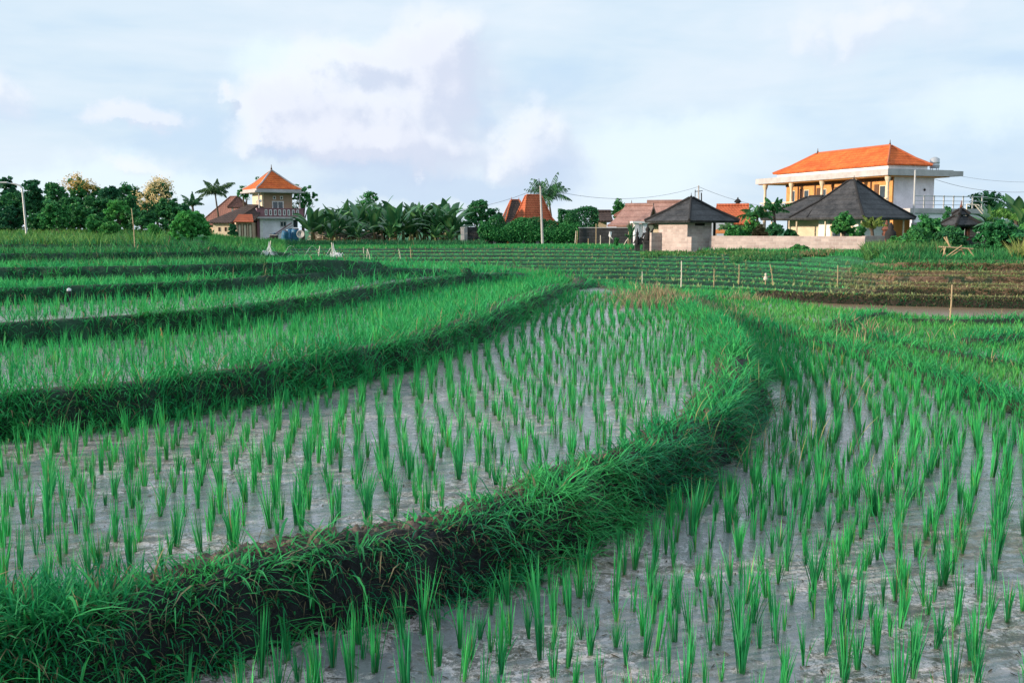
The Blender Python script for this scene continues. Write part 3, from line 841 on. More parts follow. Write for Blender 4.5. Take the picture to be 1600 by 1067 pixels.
def ground_hit(px, py, d0=3.0, d1=140):
    D = np.exp(np.linspace(math.log(d0), math.log(d1), 900)); u = (px - 800) / FX
    r = ray(px, py); xs = r[0] / r[1] * D; zs = H + r[2] / r[1] * D
    g_ = gsample(GZ, xs, D); k = np.nonzero(zs < g_)[0]
    i = k[0] if len(k) else len(D) - 1
    return float(xs[i]), float(D[i]), float(g_[i])

def roof_mat(name, c, c2, row=.22, streak=False, rough=.8):
    m, g, b = new_mat(name)
    co = coords(g); sep = g.node('ShaderNodeSeparateXYZ'); g.link(co, sep.inputs[0])
    n1 = g.noise(co, 1.1, 6, .65)
    n2 = g.noise(g.vmath('MULTIPLY', co, (9, 9, 1.2) if streak else (6, 6, 6)), 1.0, 5, .7)
    f = g.math('ADD', g.math('MULTIPLY', n1, .5), g.math('MULTIPLY', n2, .5))
    col = g.mix(g.ss(f, .32, .68), c, c2)
    zz = g.math('FRACT', g.math('DIVIDE', sep.outputs[2], row))
    line = g.ss(zz, .0, .35)
    xx = g.math('FRACT', g.math('DIVIDE', g.math('ADD', sep.outputs[0], sep.outputs[1]), .28))
    hgt = g.math('ADD', g.math('MULTIPLY', line, .6), g.math('ADD', g.math('MULTIPLY', n2, .6), g.math('MULTIPLY', g.ss(g.math('ABSOLUTE', g.math('SUBTRACT', xx, .5)), .5, .2), .0 if streak else .4)))
    col = g.vmath('SCALE', col, g.math('MULTIPLY', g.math('MULTIPLY_ADD', line, .28, .76), g.math('MULTIPLY_ADD', g.ss(g.noise(co, .7, 5, .7), .35, .6), .22, .82)))
    g.link(col, b.inputs['Base Color']); b.inputs['Roughness'].default_value = rough
    b.inputs['Specular IOR Level'].default_value = .25
    g.link(g.bump(hgt, .8, .06), b.inputs['Normal'])
    return m
def block_mat(name, c1, c2, mortar, w=.42, h=.20, stain=.35):
    m, g, b = new_mat(name)
    co = coords(g); sep = g.node('ShaderNodeSeparateXYZ'); g.link(co, sep.inputs[0])
    cb = g.node('ShaderNodeCombineXYZ'); g.link(g.math('ADD', sep.outputs[0], sep.outputs[1]), cb.inputs[0]); g.link(sep.outputs[2], cb.inputs[1])
    br = g.node('ShaderNodeTexBrick'); g.link(cb.outputs[0], br.inputs['Vector'])
    br.inputs['Color1'].default_value = (*c1, 1); br.inputs['Color2'].default_value = (*c2, 1); br.inputs['Mortar'].default_value = (*mortar, 1)
    br.inputs['Scale'].default_value = 1; br.inputs['Brick Width'].default_value = w; br.inputs['Row Height'].default_value = h
    br.inputs['Mortar Size'].default_value = .018; br.inputs['Mortar Smooth'].default_value = .3
    n = g.noise(co, 1.4, 7, .7); n2 = g.noise(co, 7, 5, .7)
    k = g.math('MULTIPLY_ADD', g.math('ADD', g.math('MULTIPLY', n, .6), g.math('MULTIPLY', n2, .4)), stain * 2, 1 - stain)
    g.link(g.vmath('SCALE', br.outputs[0], k), b.inputs['Base Color'])
    b.inputs['Roughness'].default_value = .9
    g.link(g.bump(g.math('ADD', n2, g.math('MULTIPLY', br.outputs['Fac'], -1.2)), .6, .02), b.inputs['Normal'])
    return m
ORANGE = roof_mat('orange_roof_tile', (.50, .085, .02), (.80, .19, .045))
REDT = roof_mat('red_roof_tile', (.36, .085, .04), (.52, .15, .07))
BROWNT = roof_mat('brown_roof_tile', (.16, .075, .06), (.27, .13, .105))
DARKT = roof_mat('dark_roof_tile', (.045, .035, .035), (.11, .075, .065))
BLACKT = roof_mat('black_palm_fibre', (.010, .012, .015), (.085, .085, .09), .35, True, .6)
THATCH = roof_mat('weathered_thatch', (.27, .15, .13), (.44, .27, .235), .5, True)
BLOCK = block_mat('pale_block_wall', (.36, .285, .27), (.50, .41, .385), (.46, .40, .38), .36, .17, .55)
BLOCKG = block_mat('grey_block_wall', (.33, .25, .23), (.42, .33, .30), (.46, .38, .36))
STONE = block_mat('dark_lava_stone', (.025, .027, .03), (.06, .06, .065), (.02, .02, .02), .35, .22, .5)
TEMPLE = block_mat('red_temple_brick', (.30, .09, .045), (.22, .07, .04), (.10, .06, .05), .22, .07, .4)
WHITE = plain('white_plaster', (.84, .81, .80), .8, .22, 1.2)
LILAC = plain('lilac_white_plaster', (.84, .80, .86), .8, .2, 1.0)
CREAM = plain('cream_plaster', (.68, .56, .41), .85, .22, 1.0)
CONC = plain('painted_concrete', (.46, .43, .43), .8, .22, 1.5, bump=.1)
PLUM = plain('plum_paint', (.26, .12, .14), .75, .15, 2)
TANP = plain('tan_wall', (.44, .29, .20), .8, .15, 1.5)
AMBER = plain('varnished_timber', (.62, .29, .095), .5, .28, 2.2)
WOODD = plain('dark_timber', (.11, .055, .03), .6, .3, 4)
BAMB = plain('dry_bamboo', (.46, .34, .20), .6, .3, 3)
BAMBW = plain('bleached_bamboo', (.66, .60, .50), .6, .2, 3)
GLASS = plain('window_glass', (.035, .055, .075), .08, .3, 2, spec=.8)
DARK = plain('dark_opening', (.015, .014, .014), .9, .3)
STEEL = plain('stainless_steel', (.50, .52, .54), .35, .15, 2, metal=.6)
GALV = plain('galvanised_pole', (.50, .50, .50), .5, .15, 3, metal=.2)
BLACKM = plain('black_stone', (.018, .018, .02), .85, .4, 5, bump=.4)
BLUEP = plain('blue_plastic', (.03, .14, .26), .45, .25, 2)
CABLE = plain('black_cable', (.03, .03, .035), .7, .1)
BARK = plain('tree_bark', (.10, .075, .055), .9, .4, 6, bump=.5)
ORN = plain('orange_tarpaulin', (.62, .20, .035), .6, .2, 3)
NETM = plain('white_netting', (.78, .78, .80), .8, .1, 5)
PEACH = plain('peach_plaster', (.62, .44, .31), .85, .15, 1)

def finial(parent, x, y, z, s=1, mat=None):
    m = MB(); m.lathe([(.10 * s, -.1 * s), (.14 * s, .05 * s), (.07 * s, .12 * s), (.11 * s, .2 * s), (.05 * s, .3 * s), (.02 * s, .62 * s)], x, y, z, 8)
    return m.build('finial', mat or WOODD, parent)
def hip(parent, name, mat, x0, x1, y0, y1, z0, z1, rx0, rx1, ry0, ry1, cap=None, th=.10, mids=()):
    R = [(x0 + .04, x1 - .04, y0 + .04, y1 - .04, z0 - th), (x0, x1, y0, y1, z0)]
    for f, fz in mids:
        R.append((x0 + (rx0 - x0) * f, x1 + (rx1 - x1) * f, y0 + (ry0 - y0) * f, y1 + (ry1 - y1) * f, z0 + (z1 - z0) * fz))
    R.append((rx0, rx1, ry0, ry1, z1))
    m = MB(); m.rings(R); o = m.build(name, mat, parent)
    if cap:
        c = MB(); last = R[1:]
        for k in range(4):
            def cn(r): return Vector(((r[0], r[2], r[4]), (r[1], r[2], r[4]), (r[1], r[3], r[4]), (r[0], r[3], r[4]))[k])
            c.tube([cn(r) + Vector((0, 0, .03)) for r in last], .085, .085, 6)
        t = R[-1]; c.tube([(t[0], t[2], t[4] + .05), (t[1], t[3], t[4] + .05)], .09, .09, 6)
        c.build('ridge_cap', cap, o)
    return o
def window(parent, x0, x1, z0, z1, y, fm, gm=GLASS, axis='x', out=-1, panes=1, t=.07):
    """framed window on a wall plane (axis x: wall along x at y; axis y: wall along y at x=y)"""
    f = MB(); p = MB(); e = .05 * out
    def bx(m, a0, a1, c0, c1, d0, d1):
        d0, d1 = min(d0, d1), max(d0, d1)
        if axis == 'x': m.box(a0, a1, d0, d1, c0, c1)
        else: m.box(d0, d1, a0, a1, c0, c1)
    bx(f, x0, x1, z1 - t, z1, y, y + e); bx(f, x0, x1, z0, z0 + t, y, y + e)
    bx(f, x0, x0 + t, z0 + t, z1 - t, y, y + e); bx(f, x1 - t, x1, z0 + t, z1 - t, y, y + e)
    w = (x1 - x0) / panes
    for i in range(1, panes): bx(f, x0 + w * i - t / 2, x0 + w * i + t / 2, z0 + t, z1 - t, y, y + e)
    bx(p, x0 + t * .9, x1 - t * .9, z0 + t * .9, z1 - t * .9, y - e * .1, y + e * .4)
    fo = f.build('window', fm, parent); p.build('pane', gm, fo)
    return fo

# ================================================================== village, from left to right
# --- white and orange tower house
D = 100; x = XD(404, D)
r = root('tower_house', 'narrow two storey house with orange pyramid roof and plum balcony beside the banana plants', 'house', x, D, 1.0, 32)
B('lower_wall', LILAC, r, (.55, 3.75, .35, 4.2, -.3, 2.15))
B('side_wall', WHITE, r, (.25, .55, .30, 1.3, -.3, 2.15), (.25, .55, 3.6, 4.2, -.3, 2.15))
B('corner_pillar', PLUM, r, (-.02, .22, .3, .5, -.3, 2.15), (.0, .2, 1.5, 1.7, -.3, 2.15)); B('doorway', DARK, r, (.30, .52, 1.35, 3.5, -.2, 1.9))
B('right_wall', PLUM, r, (3.76, 4.5, .9, 4.0, -.3, 1.2)); window(r, 3.85, 4.4, 1.25, 2.1, .9, CONC, GLASS)
window(r, 2.35, 3.0, 1.35, 1.9, .35, CONC, GLASS, panes=2)
m = MB(); m.slab((.7, .20, .0), (.85, .20, .0), (3.6, .20, 1.75), (3.45, .20, 1.75), .06); m.slab((.9, .12, .0), (1.0, .12, .0), (3.75, .12, 1.55), (3.65, .12, 1.55), .05); m.build('stair_rail', PLUM, r)
B('floor_slab', CONC, r, (-.25, 4.75, -.25, 4.4, 2.16, 2.34))
p = B('balcony', PLUM, r, (-.18, 4.65, -.2, -.08, 2.34, 3.12), (4.53, 4.65, -.08, 2.2, 2.34, 3.12), (-.2, 4.67, -.24, -.04, 3.12, 3.2))
for i in range(8):
    q = MB(); x0 = .62 + i * .47
    q.box(x0, x0 + .24, -.235, -.2, 2.48, 2.54).box(x0, x0 + .24, -.235, -.2, 3.0, 3.06).box(x0, x0 + .06, -.235, -.2, 2.54, 3.0).box(x0 + .18, x0 + .24, -.235, -.2, 2.54, 3.0)
    q = q.build('balustrade_frame', WHITE, p)
q = MB()
for i in range(8): x0 = .62 + i * .47; q.box(x0 + .06, x0 + .18, -.215, -.2, 2.54, 3.0)
q.build('balustrade_gap', DARK, p)
B('side_parapet', LILAC, r, (-.2, -.08, -.08, 4.0, 2.34, 3.05), (-.22, -.05, -.08, 4.0, 3.05, 3.15))
B('upper_wall', [CREAM], r, (.75, 3.9, .95, 4.1, 2.34, 4.75))
B('upper_front', TANP, r, (.95, 3.88, .90, .948, 2.36, 4.7))
window(r, 1.75, 2.95, 2.5, 3.95, .90, WHITE, GLASS, panes=2, t=.1)
for a in (1.85, 2.6):
    window(r, a, a + .3, 4.1, 4.45, .90, WHITE, DARK)
for a in (1.5, 2.4): window(r, a, a + .3, 3.0, 4.1, .75, WHITE, DARK, axis='y')
for a in (.12, 4.35): MB().cyl((a, .0, 2.34), (a, .0, 4.75), .07).build('column', CONC, r); 
for a in (.3, 4.2): MB().lathe([(.02, 0), (.10, .06), (.12, .2), (.03, .32)], a, -.0, 3.75, 8).build('lantern', WHITE, r)
B('ceiling_slab', CONC, r, (-.35, 4.75, -.3, 4.6, 4.75, 4.92), (-.15, 4.5, -.1, 4.4, 4.92, 5.12))
hip(r, 'roof', ORANGE, -.15, 4.55, -.15, 4.45, 5.17, 7.05, 2.15, 2.25, 2.1, 2.2, CONC, .06, [(.35, .28)])
finial(r, 2.2, 2.15, 7.05, 1.0)
# --- annex and older houses left of it
r = root('annex_house', 'low peach annex with orange lean-to roof tucked against the tower house', 'annex', XD(369, 96), 96, 1.0, 20)
B('wall', PEACH, r, (0, 1.5, 0, 2.5, -.3, 1.75)); m = MB(); m.slab((-.3, -.4, 1.8), (1.6, -.4, 1.8), (1.7, 1.6, 2.55), (.4, 1.6, 2.55), .08); m.build('roof', REDT, r)
for a in (.15, .65, 1.15): window(r, a, a + .35, .2, 1.6, 0, WOODD, CREAM)
r = root('cream_house', 'small house with dark mossy tiled roof over a cream wall with two tiny windows', 'house', XD(333, 98), 98, 1.0, -8)
B('wall', CREAM, r, (0, 1.75, 0, 4, -.3, 1.75)); B('side_wall', PEACH, r, (1.75, 3.2, .8, 4, -.3, 1.75))
for a in (.55, 1.2): window(r, a, a + .18, .9, 1.3, 0, WOODD, DARK, t=.03)
m = MB(); m.slab((-.6, -.5, 1.75), (2.0, -.5, 1.75), (3.5, 3.0, 3.55), (2.4, 3.2, 3.6), .12); m.slab((2.0, -.5, 1.75), (3.9, 1.0, 2.0), (3.9, 3.4, 3.3), (3.4, 3.0, 3.55), .12)
m.slab((-.6, -.5, 1.75), (2.4, 3.2, 3.6), (2.4, 5.4, 2.4), (-.6, 4.5, 1.75), .12); m.build('roof', DARKT, r); 
r = root('brown_house', 'larger house behind with steep mauve brown tiled roof seen from its side', 'house', XD(318, 118), 118, 1.0, -25)
B('wall', PEACH, r, (.4, 6.0, .4, 4.0, -.3, 1.8))
hip(r, 'roof', BROWNT, -.4, 6.2, -.4, 4.6, 1.7, 4.9, 2.4, 3.4, 2.0, 2.2, BROWNT)
r = root('roof_turret', 'tiny white lookout turret with a brown pyramid roof left of the tower house', 'turret', XD(373, 112), 112, 1.0, 15)
B('wall', WHITE, r, (-.75, .75, 0, 1.5, -.2, 2.9)); B('post', WHITE, r, (-.7, -.55, .05, .2, 2.9, 3.55), (.55, .7, .05, .2, 2.9, 3.55), (-.7, -.55, 1.2, 1.35, 2.9, 3.55), (.55, .7, 1.2, 1.35, 2.9, 3.55))
hip(r, 'roof', BROWNT, -1.15, 1.15, -.4, 1.9, 3.55, 4.75, -.05, .05, .7, .8, BROWNT, .08); finial(r, 0, .75, 4.75, .8)

# --- clutter below the tower house
def barrel(px, D, s, lab, tilt=0):
    x = XD(px, D); r = root('water_barrel', lab, 'barrel', x, D, None, 0, 'blue barrels below the tower house'); r.rotation_euler = (math.radians(tilt), math.radians(tilt * .7), 0)
    MB().lathe([(.26, 0), (.29, .03), (.29, .3), (.31, .33), (.29, .36), (.29, .62), (.31, .65), (.29, .68), (.27, .92), (.24, .95)], 0, 0, 0, 14).build('drum', BLUEP, r).scale = (s, s, s)
    MB().lathe([(.12, .955), (.12, 1.0), (.1, 1.01)], .08, 0, 0, 10).build('lid', BLACKM, r).scale = (s, s, s)
barrel(444, 93, 1.1, 'pale blue barrel leaning at the left of the three barrels under the tower house', 14)
barrel(453, 94, 1.25, 'blue barrel standing in the middle of the three under the tower house', -6)
barrel(460, 93.5, 1.25, 'dark blue barrel at the right end of the row under the tower house', 8)
r = root('plastic_tank', 'black square plastic tank on the ground by the stair rail', 'tank', XD(428, 94), 94)
B('body', BLACKM, r, (-.35, .35, -.3, .3, 0, .75), bevel=.06); B('rim', GALV, r, (-.38, .38, -.33, .33, .62, .68)); MB().cyl((0, 0, .75), (0, 0, .85), .15).build('lid', BLUEP, r)
r = root('satellite_dish', 'round pale satellite dish standing on the ground by the wood pile', 'dish', XD(470, 92), 92)
d = MB(); 
prof = [(.02, 0), (.18, .02), (.30, .07), (.38, .12)]
m = MB(); n = 16; vs = []; fs = []
for rr_, zz_ in prof:
    for i in range(n): t = 2 * PI * i / n; vs.append((rr_ * math.cos(t), -zz_, .75 + rr_ * math.sin(t)))
for j in range(3):
    for i in range(n): fs.append((j * n + i, j * n + (i + 1) % n, (j + 1) * n + (i + 1) % n, (j + 1) * n + i))
m._add(vs, fs); o = m.build('reflector', CONC, r, True); so = o.modifiers.new('t', 'SOLIDIFY'); so.thickness = .03
MB().tube([(0, .02, .75), (0, .1, .3), (0, .1, -.1)], .03).cyl((-.3, .1, 0), (.3, .1, 0), .03).build('stand', BLACKM, r); MB().cyl((0, 0, .4), (0, -.5, .75), .015).build('arm', GALV, r)

# wood pile
r = root('wood_pile', 'long low heap of weathered bamboo and timber stacked in front of the banana plants', 'wood pile', XD(535, 80), 80)
for nm, mt, nn in (('bamboo_poles', BAMBW, 60), ('boards', plain('grey_board', (.34, .28, .25), .9, .4, 5), 36), ('dark_branches', BARK, 30)):
    m = MB()
    for i in range(nn):
        cx = random.uniform(-2.3, 2.5); z = random.uniform(.45, 1.15) * (1 - .12 * abs(cx)); cy = random.uniform(-.5, .5); L = random.uniform(.6, 1.8) / 2; a = random.gauss(0, .25); b_ = random.gauss(0, .5)
        dv = Vector((math.cos(a) * math.cos(b_), math.cos(a) * math.sin(b_), math.sin(a))) * L; c_ = Vector((cx, cy, z))
        if nm == 'boards': m.slab(c_ - dv, c_ + dv, c_ + dv + Vector((0, .1, .12)), c_ - dv + Vector((0, .1, .12)), .03)
        else: m.cyl(c_ - dv, c_ + dv, .03, .022, 5)
    m.build(nm, mt, r)
m = MB()
for a in (-2.4, -1.5, -.6, .5, 1.5, 2.5): m.cyl((a, -.55, -.1), (a + .05, -.55, 1.0), .03)
m.cyl((-2.5, -.55, .35), (2.6, -.55, .42), .03).build('support_posts', BAMB, r)

# nets on poles
def net(px, py0, py1, lab, side):
    x, D, z = ground_hit(px, py1, 15)
    h = (py1 - py0) / FX * D
    r = root('bird_net', lab, 'net', x, D, z, 0, 'white bird nets gathered on poles')
    MB().cyl((0, 0, -.1), (.04 * side, 0, h), .018, .012, 6).build('pole', BAMBW, r)
    s = h
    m = MB(); n = 14
    for i in range(n):          # strands of the bunched net fanning to the ground
        a = random.uniform(-.5, .5); b_ = random.uniform(-.25, .25)
        pts = [Vector((.0, 0, s * .96)), Vector((a * .12 * s, b_ * .1, s * .6)), Vector((a * .5 * s, b_ * .4, s * .2)), Vector((a * 1.1 * s, b_, .02))]
        m.tube(pts, .003, .005, 4)
    m.build('netting', NETM, r)
    m = MB()
    for i in range(34):
        a = random.gauss(-.2 * side, .16) * s; b_ = random.uniform(-.2, .2); l = random.uniform(.05, .16)
        m.tube([(a - l * .5, b_, random.uniform(0, .04)), (a, b_ + .03, random.uniform(.03, .14)), (a + l * .5, b_, random.uniform(0, .04))], .007, .005, 4)
    m.build('net_heap', NETM, r)
    return Vector((x, D, z + h))
n1 = net(421, 378, 401, 'white net bunched on a short pole at the left, nearest the tower house', 1)
n2 = net(521, 379, 403, 'white net draped on a pole left of the wood pile end, over the terrace edge', -1)
r = root('net_line', 'thin white netting line slung low between the two net poles', 'netting', n1.x, n1.y, n1.z - .4)
m = MB(); pv = [Vector((0, 0, .3))]
d = n2 - n1
for hh in (.3, .1):
    pts = []
    for i in range(25):
        t = i / 24; sag = math.sin(t * PI * 3) ** 2 ; pts.append(Vector((d.x * t, d.y * t, d.z * t + hh - .28 * sag)))
    m.tube(pts, .0028, .0028, 3)
m.build('mesh_line', NETM, r)

# field stakes
SL = []
def stake(px, py0, py1, lab, mat=BAMB, lean=0, rad=.016, cat='stake', name='bamboo_stake', group='stakes standing in the fields', d0=12):
    x, D, z = ground_hit(px, py1, d0)
    h = (py1 - py0) / FX * D; rr_ = max(rad, .00042 * D)
    r = root(name, lab, cat, x, D, z, 0, group)
    lx = lean / FX * D
    MB().tube([(0, 0, -.15), (lx * .45 + .01, 0, h * .5), (lx, 0, h)], rr_, rr_ * .75, 6).build('shaft', mat, r)
    m = MB()
    for f in (.3, .62): m.lathe([(rr_ * 1.25, -.012), (rr_ * 1.35, 0), (rr_ * 1.25, .012)], lx * f, 0, h * f, 6)
    m.build('joints', mat, r)
    return r, h, lx, rr_
stake(213, 388, 330, '') if False else None
stake(211, 330, 389, 'tall thin bamboo stake on the left terraces in front of the trees', BAMB, -3, .014)
stake(497, 385, 401, 'short slanting stake right of the left net', BAMBW, 3)
stake(569, 388, 407, 'left leaning one of the three pale stakes bunched at the terrace end', BAMBW, -1)
stake(573, 390, 405, 'shortest, middle one of the three pale stakes bunched at the terrace end', BAMBW, 1)
stake(579, 389, 407, 'right leaning one of the three pale stakes bunched at the terrace end', BAMBW, -5)
stake(626, 391, 406, 'pale leaning stake just right of the terrace end', BAMBW, -3)
stake(642, 386, 404, 'upright pale stake right of the leaning one', BAMB, -1)
stake(771, 366, 378, 'thin dark stake at the left of the green field before the vine wall', BAMB)
stake(774, 361, 378, 'pale stake at the left of the green field before the vine wall', BAMBW)
stake(789, 363, 379, 'third stake from the left before the vine wall', BAMB)
stake(806, 356, 380, 'tall thin stake left of the utility pole before the vine wall', GALV)
stake(817, 360, 372, 'short stake under the vines left of the utility pole', BAMB)
stake(829, 362, 373, 'strongly slanting stake just left of the utility pole foot', BAMBW, -7)
stake(898, 361, 384, 'left pole of the close pair before the dark stone wall', BAMBW, 2)
stake(901, 361, 384, 'right pole of the close pair before the dark stone wall', BAMB, 1)
stake(919, 373, 385, 'low stake between the close pair and the tall stake', BAMB)
stake(931, 350, 385, 'tallest thin stake before the dark stone wall', BAMB)
stake(938, 368, 385, 'stout pale stake right of the tallest thin one', BAMBW, 0, .03)
stake(1003, 425, 446, 'pale stake at the front of the far steps, left of the tall white one', BAMBW)
stake(1064, 411, 451, 'tallest white stake in the far steps', BAMBW, 0, .022)
stake(1115, 421, 450, 'rough brown stake right of the tall white one', BAMB, 0)
stake(1154, 415, 446, 'thin grey stake on the far steps between the brown stake and the scarecrow', BAMB)
stake(1208, 415, 447, 'leaning stake beside the scarecrow', BAMB, -6)
stake(1308, 415, 447, 'thin brown stake on the far steps right of the scarecrow', BAMB)
stake(1484, 445, 500, 'bare post standing at the edge of the brown pond', BAMB, 1, .018)
stake(41, 463, 482, 'small reddish twig on the left terrace', BAMB, -1, .008)
stake(255, 512, 541, 'small reddish broken stalk on the second terrace', plain('rust_stalk', (.40, .14, .06), .8, .2), -3, .010, d0=8)
stake(823, 440, 455, 'short grey twig at the tip of the terraces', BAMB) if False else None
# flag stake and slanting props by the hut
r, h, lx, rr_ = stake(952, 362, 386, 'stake with a white cloth tied at its top before the dark stone wall', BAMBW, 1, name='flag_stake')
m = MB(); s = .00064 * 60
m._add([(0, 0, h), (.16, .05, h - .05), (.10, -.06, h - .35), (.26, .04, h - .52), (.05, .05, h - .42), (-.06, -.03, h - .3)], [(0, 1, 2, 5), (2, 3, 4, 5)]); o = m.build('white_cloth', NETM, r); so = o.modifiers.new('t', 'SOLIDIFY'); so.thickness = .02
stake(981, 362, 384, 'upright prop beside the banana leaf by the gate', BAMB, 1)
stake(972, 369, 386, 'slanting prop crossing the upright one by the gate', BAMBW, 12)
# scarecrow
x, D, z = ground_hit(1196, 446, 20)
r = root('scarecrow', 'small pale scarecrow figure standing on the far steps beside a leaning stake', 'scarecrow', x, D, z)
h = 16 / FX * D
MB().cyl((0, 0, -.1), (0, 0, h), .02).cyl((-.12, 0, h * .72), (.12, 0, h * .74), .012).build('cross_frame', BAMB, r)
MB().lathe([(.05, 0), (.075, h * .12), (.055, h * .36), (.03, h * .42)], 0, 0, h * .38, 9).build('shirt', BAMBW, r)
MB().lathe([(.02, 0), (.035, .02), (.04, .06), (.015, .09)], 0, 0, h * .82, 9).build('head', BAMBW, r)
# dark stump with a white top on the left
x, D, z = ground_hit(109, 480, 8)
r = root('dark_stump', 'dark rotten stump with a white bag on top among the rice of the left terrace', 'stump', x, D, z)
MB().lathe([(.09, -.05), (.08, .1), (.05, .15), (.06, .22), (.03, .26)], 0, 0, 0, 8).build('stump', BLACKM, r); MB().lathe([(.02, 0), (.04, .01), (.035, .04), (.01, .055)], 0, 0, .25, 8).build('white_bag', NETM, r)

# street lamp on the left
D = 52; x = XD(39, D); z0 = 1.5
r = root('street_lamp', 'grey street lamp with a curved arm leaning out over the trees at the far left', 'street lamp', x, D, z0)
zt = ZD(290, D) - z0; xa = XD(8, D) - x
MB().tube([(.08, 0, 0), (0, 0, zt * .75), (-.03, 0, zt - .15), (-.15, 0, zt), (-.4, 0, zt + .08)], .055, .04, 8).build('pole', GALV, r)
MB().tube([(-.4, 0, zt + .08), (xa * .8, 0, zt + .13)], .035, .03, 8).build('arm', GALV, r)
B('lamp_head', GALV, r, (xa * 1.15, xa * .72, -.09, .09, zt + .10, zt + .19), bevel=.03)

# stone post by the bananas, vine covered wall
r = root('concrete_post', 'square grey concrete post at the right end of the banana plants', 'post', XD(723, 76), 76)
B('post', CONC, r, (-.14, .14, -.14, .14, -.2, 1.25), bevel=.02); B('cap', CONC, r, (-.18, .18, -.18, .18, 1.25, 1.33))
D = 78
r = root('vine_wall', 'dark boundary wall half hidden under curtains of hanging green vine', 'wall', XD(726, D), D, None, -2)
L = XD(905, D) - XD(726, D)
B('wall', STONE, r, (0, L, 0, .25, -.4, 1.35)); m = MB()
for i in range(8): m.box(i * L / 8, i * L / 8 + .22, -.06, -.002, -.4, 1.42)
m.build('pilasters', CONC, r); m = MB().box(L * .37, L * .385, -.2, -.07, -.3, 1.1); m.build('gate_post', ORN, r)
def leafquads(P, N, size, col, bias=.5):
    n = len(P); rv = rng.normal(0, 1, (n, 3)); nn = N * bias + rv * (1 - bias); nn /= np.linalg.norm(nn, axis=1)[:, None] + 1e-9
    a = np.cross(nn, rng.normal(0, 1, (n, 3))); a /= np.linalg.norm(a, axis=1)[:, None] + 1e-9; b = np.cross(nn, a)
    s = (size * rng.uniform(.6, 1.4, n))[:, None]
    V = np.stack([P - a * s, P + b * s * .45, P + a * s, P - b * s * .45], 1).reshape(-1, 3)
    F = np.arange(n * 4).reshape(-1, 4)
    return V, F, np.repeat(col, 4, 0)
def leafcol(n, c0, c1): 
    f = rng.random(n)[:, None]; return (np.array(c0) * (1 - f) + np.array(c1) * f) * rng.uniform(.75, 1.25, (n, 1))
# vines: mounds and dangling strands
VA = Acc()
for i in range(420):
    cx = rng.uniform(L * .14, L); top = 1.25 + .6 * vnoise(np.array([cx * .7]), np.array([2.2]))[0] + .3 * math.sin(cx * 1.7)
    n = 46; t = rng.random(n); dx = .10
    P_ = np.column_stack([cx + rng.normal(0, dx, n), -.25 - .35 * np.sin(t * PI) + rng.normal(0, .06, n), top - t * rng.uniform(.5, 1.0) * (top - .15)])
    VA.add(*leafquads(P_, np.tile([0, -1, .4], (n, 1)), .085, leafcol(n, (.025, .20, .055), (.08, .32, .085)), .4))
for cx, hz, w in [(L * .28, 2.1, .7), (L * .2, 1.5, .8), (L * .45, 1.6, .9), (L * .62, 1.95, 1.1), (L * .75, 1.7, .9), (L * .93, 2.35, .6)]:
    n = 1500; v = rng.normal(0, 1, (n, 3)); v /= np.linalg.norm(v, axis=1)[:, None]; P_ = v * np.array([w, .5, .7]) * rng.uniform(.75, 1, (n, 1)) + np.array([cx, -.1, hz - .5])
    VA.add(*leafquads(P_, v, .085, leafcol(n, (.018, .13, .045), (.06, .24, .07)), .5))
VA.obj('vine', M_tree, r)
r = root('stone_wall', 'low black lava stone wall left of the white gate', 'wall', XD(905, 74), 74, None, 0)
L2 = XD(990, 74) - XD(905, 74)
B('wall', STONE, r, (0, L2, 0, .3, -.4, 1.25)); B('coping', CONC, r, (-.02, L2 + .02, -.04, .34, 1.25, 1.31))
r = root('clipped_hedge', 'flat topped green hedge behind the vine wall right of the orange roofed pavilion', 'hedge', XD(903, 84), 84)
n = 15000; w, dp, h = 3.0, 1.2, 2.75; P_ = rng.uniform(-1, 1, (n, 3)); ax = rng.integers(0, 3, n); P_[np.arange(n), ax] = np.sign(P_[np.arange(n), ax]); Nn = np.zeros((n, 3)); Nn[np.arange(n), ax] = P_[np.arange(n), ax]
P_ = P_ * np.array([w / 2, dp / 2, h / 2]) + np.array([0, 0, h / 2]); P_ += rng.normal(0, .07, P_.shape); P_[:, 2] += .15 * np.sin(P_[:, 0] * 2)
V, F, C = leafquads(P_, Nn, .09, leafcol(n, (.018, .12, .045), (.04, .19, .06)), .5); np_obj('foliage', V, F, C, M_tree, r)
B('stems', BARK, r, *[(a, a + .06, -.05, .05, -.2, 2.4) for a in (-1.2, -.6, 0, .6, 1.2)])

# --- steep roofed pavilions
D = 104
r = root('joglo_pavilion', 'steep dark brown hipped pavilion roof behind, left of the orange one', 'pavilion', XD(809, D), D, .95, 12)
B('wall', PEACH, r, (-1.3, 1.3, 0, 2.6, -.2, 1.7)); hip(r, 'roof', DARKT, -1.6, 1.6, -.3, 2.9, 1.6, 4.15, -.45, .45, 1.2, 1.4, REDT, .1, [(.35, .22)])
finial(r, -.4, 1.3, 4.15, .6, REDT); finial(r, .4, 1.3, 4.15, .6, REDT)
D = 92
r = root('joglo_pavilion', 'pavilion with steep flaring orange tiled roof right behind the utility pole', 'pavilion', XD(845, D), D, .95, 24)
B('wall', PEACH, r, (-1.6, 1.6, 0, 3.2, -.2, 1.3)); hip(r, 'roof', REDT, -2.15, 2.15, -.5, 3.8, 1.2, 4.25, -.75, .75, 1.5, 1.7, REDT, .1, [(.28, .12), (.55, .33)])
